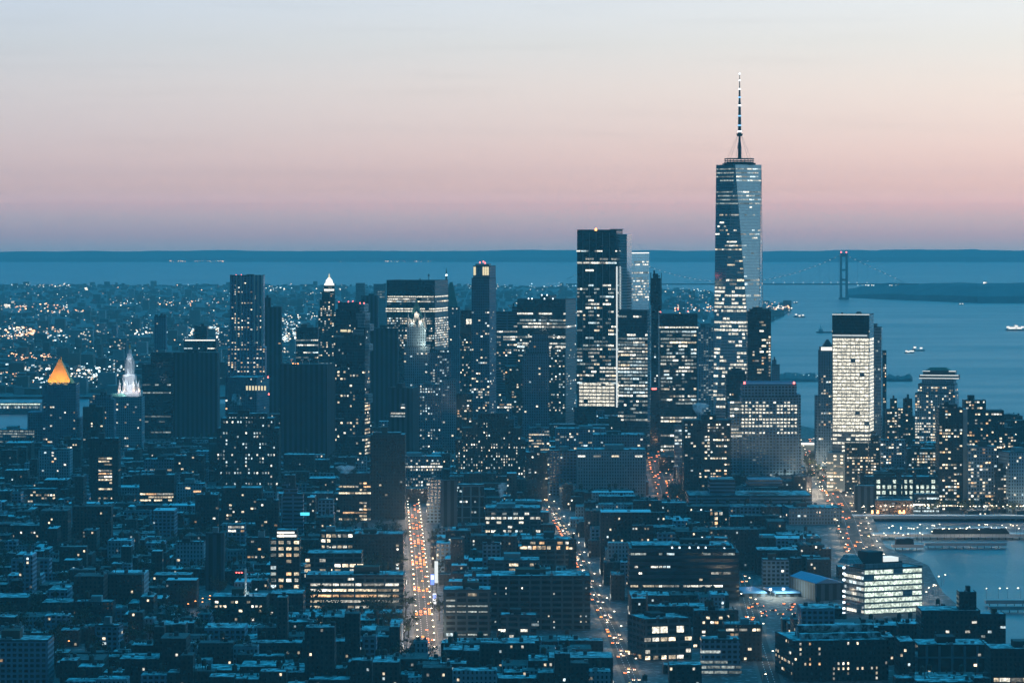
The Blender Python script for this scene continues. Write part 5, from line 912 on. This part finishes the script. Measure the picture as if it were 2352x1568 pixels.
for cx_, y, rx, n_, mats, sz, up in ((455, 601, 65, 22, (1, 0), 1.8, 6), (392, 601, 3, 2, (1,), 2.6, 6), (415, 601, 6, 5, (1,), 2.2, 6), (510, 601, 10, 6, (1, 0), 2.0, 6), (893, 602, 9, 12, (1, 0), 2.1, 8), (945, 602, 40, 12, (1, 0), 1.7, 8), (800, 602, 200, 8, (0,), 1.2, 8), (1985, 601, 8, 2, (2,), 1.3, 4), (2160, 656, 190, 44, (0, 2, 2), 2.8, 60), (2080, 655, 14, 3, (0,), 3.6, 58), (2172, 654, 10, 6, (1, 0), 4.2, 60), (2275, 653, 3, 2, (0,), 6, 62), (2310, 654, 3, 2, (0,), 5, 60), (2250, 668, 110, 22, (2, 0), 1.9, 30)):
    for _ in range(n_):
        px = cx_ + rx * rr.uniform(-1, 1); D = dist(y if y < 620 else 685) ; x = gx(px, D); q = sz * D / F / 2 * rr.uniform(.6, 1.1); z = zc(D) + up + rr.uniform(-2, 4) if y < 620 else pz(y + rr.uniform(-1, 2), D)
        lb.box(x - q, x + q, D - 60 if y < 620 else D + 200, (D - 60 if y < 620 else D + 200) + 2 * q, z - q, z + q, rr.choice(mats))
for cx_, y, rx, n_ in ((1838, 861, 42, 16), (2300, 870, 1, 0)):
    for _ in range(n_): far_spot(cx_ + rx * rr.uniform(-1, 1), y + 8, rr.uniform(1.2, 2), 2, rr.uniform(2, 8))
tag(lb.build('far_borough_lights', ['far_light', 'far_orange', 'far_cool']), 'countless tiny street and window lights of the far borough', 'lights', kind='stuff')
# larger far buildings that read one by one
for px, w_, yt, yb_, mat, lab in ((185, 56, 758, 790, 'pale_wall', 'long pale block on the far shore left of a slender dark tower'), (230, 24, 742, 768, 'pale_glass', 'white banded block on the far shore under the hazy houses'), (270, 40, 776, 812, 'dark_wall', 'dark far block left of the slender dark tower'), (262, 12, 748, 800, 'grey_stone', 'thin far tower standing beside a dark block'), (516, 26, 752, 800, 'banded', 'pale far block just left of the rippled steel tower'), (668, 50, 792, 812, 'pale_wall', 'long low pale shed on the far shore behind the dark slab'), (1560, 10, 671, 690, 'pale_wall', 'small pale far tower on the shore, left one near the tallest tower'), (1590, 14, 668, 690, 'tan_wall', 'broader far tower on the shore near the tallest tower'), (1615, 8, 672, 690, 'pale_wall', 'thin far tower on the shore closest to the tallest tower'), (1350 - 60, 9, 650, 672, 'tan_wall', 'far tower behind the black roof block')):
    D = dist(yb_ + 6); r = tag(empty('far_block', (gx(px, D), D, zc(D))), lab, 'building'); h = pz(yt, D) - zc(D); m = D / F
    b = MB(); b.box(-w_ * m / 2, w_ * m / 2, 0, 30, 0, h); b.build('wall', mat, r); b = MB(); b.box(-w_ * m / 2 + 1, w_ * m / 2 - 1, 1, 29, h - .2, h + .8); b.build('roof', 'snow_roof', r)
    ws = [(RNG.uniform(-w_ * m * .45, w_ * m * .45), 0, RNG.uniform(.25, .9) * h, 0, 3.5, 3, RNG.choice(TONES['mix'])) for _ in range(max(3, int(w_ / 3)))]; place_windows(r, ws)
# lit ferry terminal on the river
D = dist(946); m = D / F; r = tag(empty('ferry_terminal', (gx(20, D), D, zc(D))), 'long white lit terminal building on the river at the far left', 'terminal')
b = MB(); b.box(-70 * m, 72 * m, 0, 40, -3, 20 * m); b.build('wall', 'pale_wall', r); b = MB(); b.box(-71 * m, 73 * m, -1, 41, 20 * m, 22 * m); b.build('roof', 'snow_roof', r)
b = MB(); b.box(-70 * m, 72 * m, -.8, -.05, 17 * m, 19.4 * m); b.build('light_strip', 'win_pale', r)
place_windows(r, [(-69 * m + i * 4.2 * m, 0, 11 * m, 0, 2.6 * m, 5 * m, RNG.choice(['win_white', 'win_cool', 'win_dim', 'win_dim'])) for i in range(34)])
# ------------------------------------------------------------------ the low city between
def road_clear(x, y, pad):
    for pts, half in ROADS:
        for a, c in zip(pts, pts[1:]):
            dx, dy_ = c[0] - a[0], c[1] - a[1]; t = max(0, min(1, ((x - a[0]) * dx + (y - a[1]) * dy_) / (dx * dx + dy_ * dy_)))
            if math.hypot(x - a[0] - t * dx, y - a[1] - t * dy_) < half + pad: return False
    return True
# keep the streets in sight: (x0px, x1px, row that must stay visible, distance)
def watch(pts, half, step=60, lo=0, hi=1e9):
    s = lo
    while s < min(hi, length(pts)):
        (x, y), d = along(pts, s); px = XC + x * F / y; w_ = half * F / y; FOOT.append((px - w_, px + w_, YE + F * H / y + 1, y)); s += step
FOOT.append((-60, 62, 987, 5900)); FOOT.append((174, 192, 1005, 5700))
watch(AVENUE, 10, 50, 135); watch(CROOKED, 7, 40, 0, 430); watch(CROOKED, 7, 40, 1180); watch(SIDE, 7, 40, 0, 420); watch(HIGHWAY, 18, 50, 330); watch(JUNCTION, 13, 50, 60); watch(CROSS, 6, 15); watch(CROSS2, 6, 15)
FOOT.append((1700, 1835, 1426, 3080))
SPANS = sorted(FOOT, key=lambda f: f[3])
def fit(x, y, w, h):
    """lower a filler so that it hides neither a street nor the visible part of a named building"""
    p0, p1 = XC + (x - w / 2) * F / y, XC + (x + w / 2) * F / y
    top = -1e9
    for a, c, yb, D in SPANS:
        if D > y + 1 and a < p1 and c > p0: top = max(top, yb - (28 if D > 4200 else (9 if D > 3400 else 3)))
    if top > -1e9: h = min(h, H - (top - YE) * y / F)
    return h
def free(x, y, w, d, rects):
    for a, c, e, f in rects:
        if x + w / 2 > a and x - w / 2 < c and y + d > e and y < f: return False
    return True
YARD = [P(1700, 1430), P(1840, 1430), P(1840, 1370), P(1700, 1370)]
fr = random.Random(21)
# a) mid-rise blocks that fill the streets between the named towers
regions = [(180, 420), (420, 640), (640, 860), (860, 1060), (1060, 1320), (1320, 1560), (1560, 1880)]
WHERE = ['behind the white civic tower', 'around the stepped office and the windowless slab', 'at the foot of the stacked-box tower', 'below the gothic tower', 'around the stepped exchange', 'under the bright-footed glass slab', 'around the tallest tower']
mid = 0; mrects = list(RECT); seen_lab = {}
for att in range(7000):
    y = fr.uniform(3480, 4500) if att < 3200 else fr.uniform(4300, 6100); px = fr.uniform(-20, 1250) if att < 2000 else fr.uniform(-20, 1900)
    if att < 3200 and mid >= 120: continue; x = gx(px, y)
    if not in_ring(x, y) or not in_ring(x, y + 30): continue
    w_, d_ = fr.uniform(18, 46), fr.uniform(20, 45)
    h = fr.uniform(24, 66) if y < 4300 else fr.uniform(40, 105)
    if px < 220: h = min(h, fr.uniform(25, 50))
    if px > 1840 or (y > 5600 and px < 260): continue
    if not free(x, y, w_ + 6, d_ + 8, mrects) or not road_clear(x, y, w_ / 2) or not road_clear(x, y + d_, w_ / 2): continue
    h = fit(x, y, w_, h)
    if h < 14: continue
    ytop = YE + (H - h) * F / y
    mat = fr.choice(['brown_brick', 'brown_brick', 'grey_stone', 'dark_glass', 'brick', 'concrete_grid', 'limestone', 'blind_slab', 'banded'])
    col = {'brown_brick': 'brown brick', 'grey_stone': 'grey stone', 'dark_glass': 'dark glass', 'brick': 'brick', 'concrete_grid': 'gridded concrete', 'limestone': 'pale stone', 'blind_slab': 'blank dark', 'banded': 'banded'}[mat]
    k = next((i for i, (a, c) in enumerate(regions) if a <= px < c), 0); size = 'low' if h < 40 else ('mid-height' if h < 70 else 'tall'); wid = 'slim' if w_ < 28 else 'broad'
    p = fr.choice((.03, .06, .12, .2, .3)); lt = 'nearly unlit' if p < .05 else ('sparsely lit' if p < .15 else 'well lit')
    lab = '%s %s %s %s block %s' % (wid, size, lt, col, WHERE[k])
    half = w_ / 2 * F / y
    B = T('city_block', lab, px - half, px + half, ytop, min(1500, YE + F * H / y), y, depth=d_, mat=mat, win=W(p, fr.choice(['grid', 'grid', 'rows']), fr.choice(['mix', 'warm', 'office', 'cool'])), cat='building', group='mid-rise blocks between the towers', guard=False, tank=1 if fr.random() < .3 else 0, cap=60,
          tiers=[(px - half * fr.uniform(.3, .8), px + half * fr.uniform(.3, .8), ytop - fr.uniform(3, 12) * 4500 / y)] if fr.random() < .35 and fit(x, y, w_, h + 8) >= h + 8 else ())
    mrects.append((x - w_ / 2 - 3, x + w_ / 2 + 3, y - 4, y + d_ + 4)); mid += 1
    if mid >= 290: break
# b) low houses: the three hundred nearest are things, the rest one mass
cands = []
y = 2440.0; row = 0
while y < 5200:
    x = gx(-90, y) + fr.uniform(0, 15); dep = fr.choice((15, 18, 22, 28, 34)) * fr.uniform(.9, 1.1)
    while x < gx(2440, y):
        w_ = fr.choice((8, 9, 12, 15, 19, 24, 30)) * fr.uniform(.9, 1.25); h = fr.choice((5, 8, 11, 12, 14, 17, 21)) * fr.uniform(.85, 1.15)
        px = XC + x * F / y
        if fr.random() < (.15 if px < 700 else .24): h *= fr.uniform(1.4, 2.6)
        if px > 1000: h *= 1.25; w_ *= 1.3
        xx = x + w_ / 2; x += w_ + (fr.uniform(6, 14) if fr.random() < .1 else .3)
        yy = y + fr.uniform(-1.5, 1.5)
        if not in_ring(xx - w_ / 2 - 8, yy) or not in_ring(xx + w_ / 2 + 14, yy) or not in_ring(xx + 10, yy - 10): continue
        if in_ring(xx, yy, YARD): continue
        if not free(xx, yy, w_, dep, mrects) or not road_clear(xx, yy, w_ / 2 + 1) or not road_clear(xx, yy + dep, w_ / 2 + 1): continue
        h = fit(xx, yy, w_, h)
        if h < 5: continue
        cands.append((xx, yy, w_, dep, h))
    row += 1; y += dep + (14 if row % 2 else 5)
WALLS = ['brick', 'brown_brick', 'brick', 'brown_brick', 'brick', 'brown_brick', 'brown_brick', 'limestone', 'concrete_grid']
sm = MB(); smats = ['brick', 'brown_brick', 'limestone', 'concrete_grid', 'snow_roof', 'tar_roof', 'plant_room', 'win_warm', 'win_white', 'win_cool', 'cedar', 'steel', 'win_full']
def house_shapes(w_, d_, h, rnd):
    q = []
    q.append(('wall', [('box', -w_ / 2, w_ / 2, 0, d_, -1, h)]))
    q.append(('roof', [('box', -w_ / 2 + .4, w_ / 2 - .4, .4, d_ - .4, h - .1, h + .35)]))
    if rnd.random() < .8: c = rnd.uniform(-w_ / 2 + 1.5, w_ / 2 - 1.5); s = rnd.uniform(.9, 1.6); q.append(('stair_bulkhead', [('box', c - s, c + s, d_ * .45, d_ * .45 + 3.5, h + .35, h + 3)]))
    for _ in range(rnd.choice((0, 1, 1, 2))): c = rnd.uniform(-w_ / 2 + .8, w_ / 2 - .8); q.append(('chimney', [('box', c - .45, c + .45, d_ * .8, d_ * .8 + .9, h + .35, h + 2.2)]))
    for _ in range(rnd.choice((0, 1, 2, 3)) if w_ > 10 else rnd.choice((0, 1))):
        c = rnd.uniform(-w_ / 2 + 1.2, w_ / 2 - 2.2); e = rnd.uniform(1.5, d_ * .7); q.append(('air_conditioner', [('box', c, c + rnd.uniform(1, 3.2), e, e + rnd.uniform(1, 2.4), h + .35, h + rnd.uniform(1.0, 2.2))]))
    if w_ > 12 and rnd.random() < .5: q.append(('water_tank', [('tank', rnd.uniform(-w_ / 2 + 3, w_ / 2 - 3), d_ * .6, h + .35)]))
    return q
def draw(b, prims, ox=0, oy=0, m0=0, m1=0):
    for s in prims:
        if s[0] == 'box': b.box(s[1] + ox, s[2] + ox, s[3] + oy, s[4] + oy, s[5], s[6], m0)
        else:
            _, cx_, cy2, z = s; cx_ += ox; cy2 += oy
            for a, c in ((-1, -1), (1, -1), (1, 1), (-1, 1)): b.box(cx_ + a * 1.1 - .12, cx_ + a * 1.1 + .12, cy2 + c * 1.1 - .12, cy2 + c * 1.1 + .12, z, z + 2.6, m1)
            b.cyl(cx_, cy2, z + 2.6, z + 6, 1.8, 1.7, 10, m0); b.cyl(cx_, cy2, z + 6, z + 7.3, 1.95, .1, 10, m0)
cands.sort(key=lambda c: c[1]); single = 0
XW = [(330, 'at lower left'), (640, 'below the tower crane'), (1000, 'below the wide lit loft'), (1420, 'between the two avenues'), (1760, 'beside the side street'), (2600, 'near the inlet')]
for xx, yy, w_, d_, h in cands:
    px, py = XC + xx * F / yy, YE + (H - h) * F / yy; wall = fr.choice(WALLS); roof = fr.choice(['snow_roof', 'snow_roof', 'tar_roof']); shapes = house_shapes(w_, d_, h, fr)
    p = .025 if px < 700 else .05; wins = []
    for k in range(int(h / 3.3)):
        for j in range(max(1, int(w_ / 2.6))):
            if fr.random() < p: wins.append((-w_ / 2 + (j + .5) * 2.6, 0, (k + .55) * 3.3, 0, 1.5, 1.7, fr.choice(['win_warm', 'win_warm', 'win_white', 'win_cool'])))
    for pts, side_n in ((AVENUE, 'a'), (CROOKED, 'c')):          # lit shop fronts along the two avenues
        for a, c in zip(pts, pts[1:]):
            if min(a[1], c[1]) <= yy <= max(a[1], c[1]):
                xr = a[0] + (c[0] - a[0]) * (yy - a[1]) / (c[1] - a[1])
                if abs(xx - xr) < w_ / 2 + 22 and fr.random() < .75:
                    sd = -1 if xx > xr else 1
                    for q in range(3): wins.append((sd * w_ / 2, d_ * (.2 + .3 * q), 2.0 + 0 * q, sd * math.pi / 2, d_ * .26, 2.6, fr.choice(['win_warm', 'win_white', 'win_cool', 'win_full'])))
    if single < 300 and py < 1580 and -40 < px < 2390:
        single += 1; kn = {s[0] for s in shapes}
        where = next(t for a, t in XW if px < a)
        lab = '%s %s house, %s roof%s%s %s' % ('narrow' if w_ < 10 else ('wide' if w_ > 17 else 'plain'), {'brick': 'brick', 'brown_brick': 'dark brick', 'limestone': 'stone', 'concrete_grid': 'pale'}[wall], 'snowy' if roof == 'snow_roof' else 'dark', ' with tank' if 'water_tank' in kn else (' with chimney' if 'chimney' in kn else ''), ', a lit window' if len(wins) == 1 else (', lit windows' if wins else ', unlit'), where)
        r = tag(empty('low_house', (xx, yy, 0)), lab, 'house', 'low houses in the foreground')
        for nm, pr in shapes:
            b = MB(); draw(b, pr, 0, 0, 0, 1)
            b.build(nm, {'wall': wall, 'roof': roof, 'stair_bulkhead': 'plant_room', 'chimney': 'brick_wall', 'air_conditioner': 'steel', 'water_tank': 'cedar'}[nm] if nm != 'water_tank' else ['cedar', 'dark_metal'], r)
        place_windows(r, wins)
    else:
        mi = {'wall': smats.index(wall), 'roof': smats.index(roof), 'stair_bulkhead': 6, 'chimney': 0, 'air_conditioner': 11, 'water_tank': 10}
        for nm, pr in shapes: draw(sm, pr, xx, yy, mi[nm], 6)
        for wx, wy, wz, wr, ww, wh, mat in wins:
            if wr: sm.box(xx + wx - .3, xx + wx + .3, yy + wy - ww / 2, yy + wy + ww / 2, wz - wh / 2, wz + wh / 2, smats.index(mat)); continue
            sm.box(xx + wx - ww / 2, xx + wx + ww / 2, yy - .3, yy + .05, wz - wh / 2, wz + wh / 2, smats.index(mat))
tag(sm.build('low_house_blocks', smats), 'mass of low houses with snowy roofs behind the nearest ones', 'houses', kind='stuff')
print('mid', mid, 'houses', len(cands), 'single', single)
# c) trees: dark winter crowns by the junction, the highway and the shore
def tree_mesh(seed):
    r_ = random.Random(seed); t = MB(); c = MB()
    t.cyl(0, 0, 0, 4, .35, .22, 6)
    tips = []
    for i in range(9):
        a = i * .75 + r_.uniform(-.3, .3); rr_ = r_.uniform(1.6, 3.2); e = (rr_ * math.cos(a), rr_ * math.sin(a), 6 + r_.uniform(0, 4)); t.bar((0, 0, 3.4 + i * .15), e, .11); tips.append(e)
        for q in range(2): t.bar(e, (e[0] * 1.3 + r_.uniform(-.8, .8), e[1] * 1.3 + r_.uniform(-.8, .8), e[2] + r_.uniform(.6, 1.8)), .06)
    for i in range(210):
        p = Vector((r_.gauss(0, 1), r_.gauss(0, 1), r_.gauss(0, .8))); e = Vector(r_.choice(tips)); p = e + p * .85
        s = r_.uniform(.2, .6); u = Vector((r_.gauss(0, 1), r_.gauss(0, 1), r_.gauss(0, 1))).normalized(); v = u.orthogonal().normalized() * s; w_ = u.cross(v).normalized() * s
        c.face([p - v, p + w_, p + v, p - w_ * .6])
    return t, c
TREES = []
for s in range(3):
    r = empty('street_tree', (0, 0, 0)); t, c = tree_mesh(s); t.build('trunk', 'bark', r); c.build('crown', 'leaf', r); know(r); TREES.append([r, True])
def add_trees(n, x0, x1, y0, y1, label, group):
    for _ in range(n):
        x, y = P(fr.uniform(x0, x1), fr.uniform(y0, y1)); k = fr.randrange(3); o = put(TREES[k][0], TREES[k][1], (x, y, 0), fr.uniform(0, 6)); TREES[k][1] = False; o.scale = [fr.uniform(.9, 1.6)] * 3; tag(o, label, 'tree', group)
add_trees(26, 1540, 1580, 1136, 1165, 'dark round tree in the clump below the orange junction', 'trees below the orange junction')
add_trees(22, 1850, 1900, 1060, 1120, 'small tree in the median of the lit highway', 'trees along the highway')
add_trees(18, 2140, 2330, 1176, 1186, 'small tree on the quay before the riverside towers', 'trees on the quay')
nt = 0
while nt < 250:
    y = fr.uniform(2560, 3700); px = fr.uniform(-30, 1010); x = gx(px, y)
    if not free(x, y - 2, 3, 4, mrects) or not road_clear(x, y, 2): continue
    k = fr.randrange(3); o = put(TREES[k][0], TREES[k][1], (x, y, fr.choice((0, 0, 3))), fr.uniform(0, 6)); TREES[k][1] = False; s_ = fr.uniform(1.1, 2.1); o.scale = (s_, s_, s_); nt += 1
    tag(o, 'dark winter tree among the low houses at lower left', 'tree', 'trees among the low houses')
# d) steam over the roofs
def steam(label, px, y0, y1, D, wd):
    m_ = MATS.get('steam')
    if not m_:
        m_ = bpy.data.materials.new('steam'); m_.use_nodes = True; n, l = m_.node_tree.nodes, m_.node_tree.links; n.remove(n['Principled BSDF']); MATS['steam'] = m_
        v = n.new('ShaderNodeVolumePrincipled'); v.inputs['Color'].default_value = (.85, .9, .95, 1)
        g = N(n, 'ShaderNodeNewGeometry'); t = N(n, 'ShaderNodeTexNoise'); t.inputs['Scale'].default_value = .22; t.inputs['Detail'].default_value = 3; l.new(g.outputs['Position'], t.inputs['Vector'])
        mr = N(n, 'ShaderNodeMapRange'); l.new(t.outputs['Fac'], mr.inputs[0]); mr.inputs[1].default_value = .42; mr.inputs[2].default_value = .7; mr.inputs[4].default_value = .22; l.new(mr.outputs[0], v.inputs['Density']); l.new(v.outputs[0], n['Material Output'].inputs['Volume'])
    m = D / F; h = (y1 - y0) * m; b = MB(); g = lambda i: [(gx(px, D) + i * i * .004 * h + (wd * m * (.25 + .12 * i)) * math.cos(a) * (1 if i < 6 else .4), D + (wd * m * (.25 + .12 * i)) * math.sin(a) * (1 if i < 6 else .4), pz(y1, D) + h * i / 6) for a in [k * math.pi / 5 for k in range(10)]]
    for i in range(6): pass
    v = [p for i in range(7) for p in g(i)]; f = [tuple(range(9, -1, -1)), tuple(range(60, 70))] + [(i * 10 + k, i * 10 + (k + 1) % 10, i * 10 + 10 + (k + 1) % 10, i * 10 + 10 + k) for i in range(6) for k in range(10)]
    b.poly(v, f); tag(b.build('steam_plume', 'steam'), label, 'steam', kind='stuff')
steam('white steam plume rising over the roofs near the framed tower', 1152, 1108, 1142, 3700, 16)
steam('steam plume drifting off the dark apartment tower', 1606, 925, 953, 4110, 26)
steam('steam puff over the column-lit tower', 792, 1068, 1088, 3870, 30)
# ------------------------------------------------------------------ render settings
vs = scene.view_settings; scene.display_settings.display_device = 'sRGB'; vs.view_transform = 'Standard'; vs.look = 'None'; vs.exposure = 0; vs.gamma = 1; vs.use_curve_mapping = False
scene.render.engine = 'CYCLES'; cy = scene.cycles
cy.use_denoising = True; cy.denoiser = 'OPENIMAGEDENOISE'; cy.denoising_prefilter = 'ACCURATE'; cy.max_bounces = 4; cy.diffuse_bounces = 2; cy.glossy_bounces = 3; cy.volume_bounces = 1; cy.use_adaptive_sampling = False; cy.sample_clamp_direct = 14; cy.sample_clamp_indirect = 2; cy.use_light_tree = True
cy.filter_width = 1.5; cy.caustics_reflective = False; cy.caustics_refractive = False
print('windows', NWIN[0], 'objects', len(scene.objects))
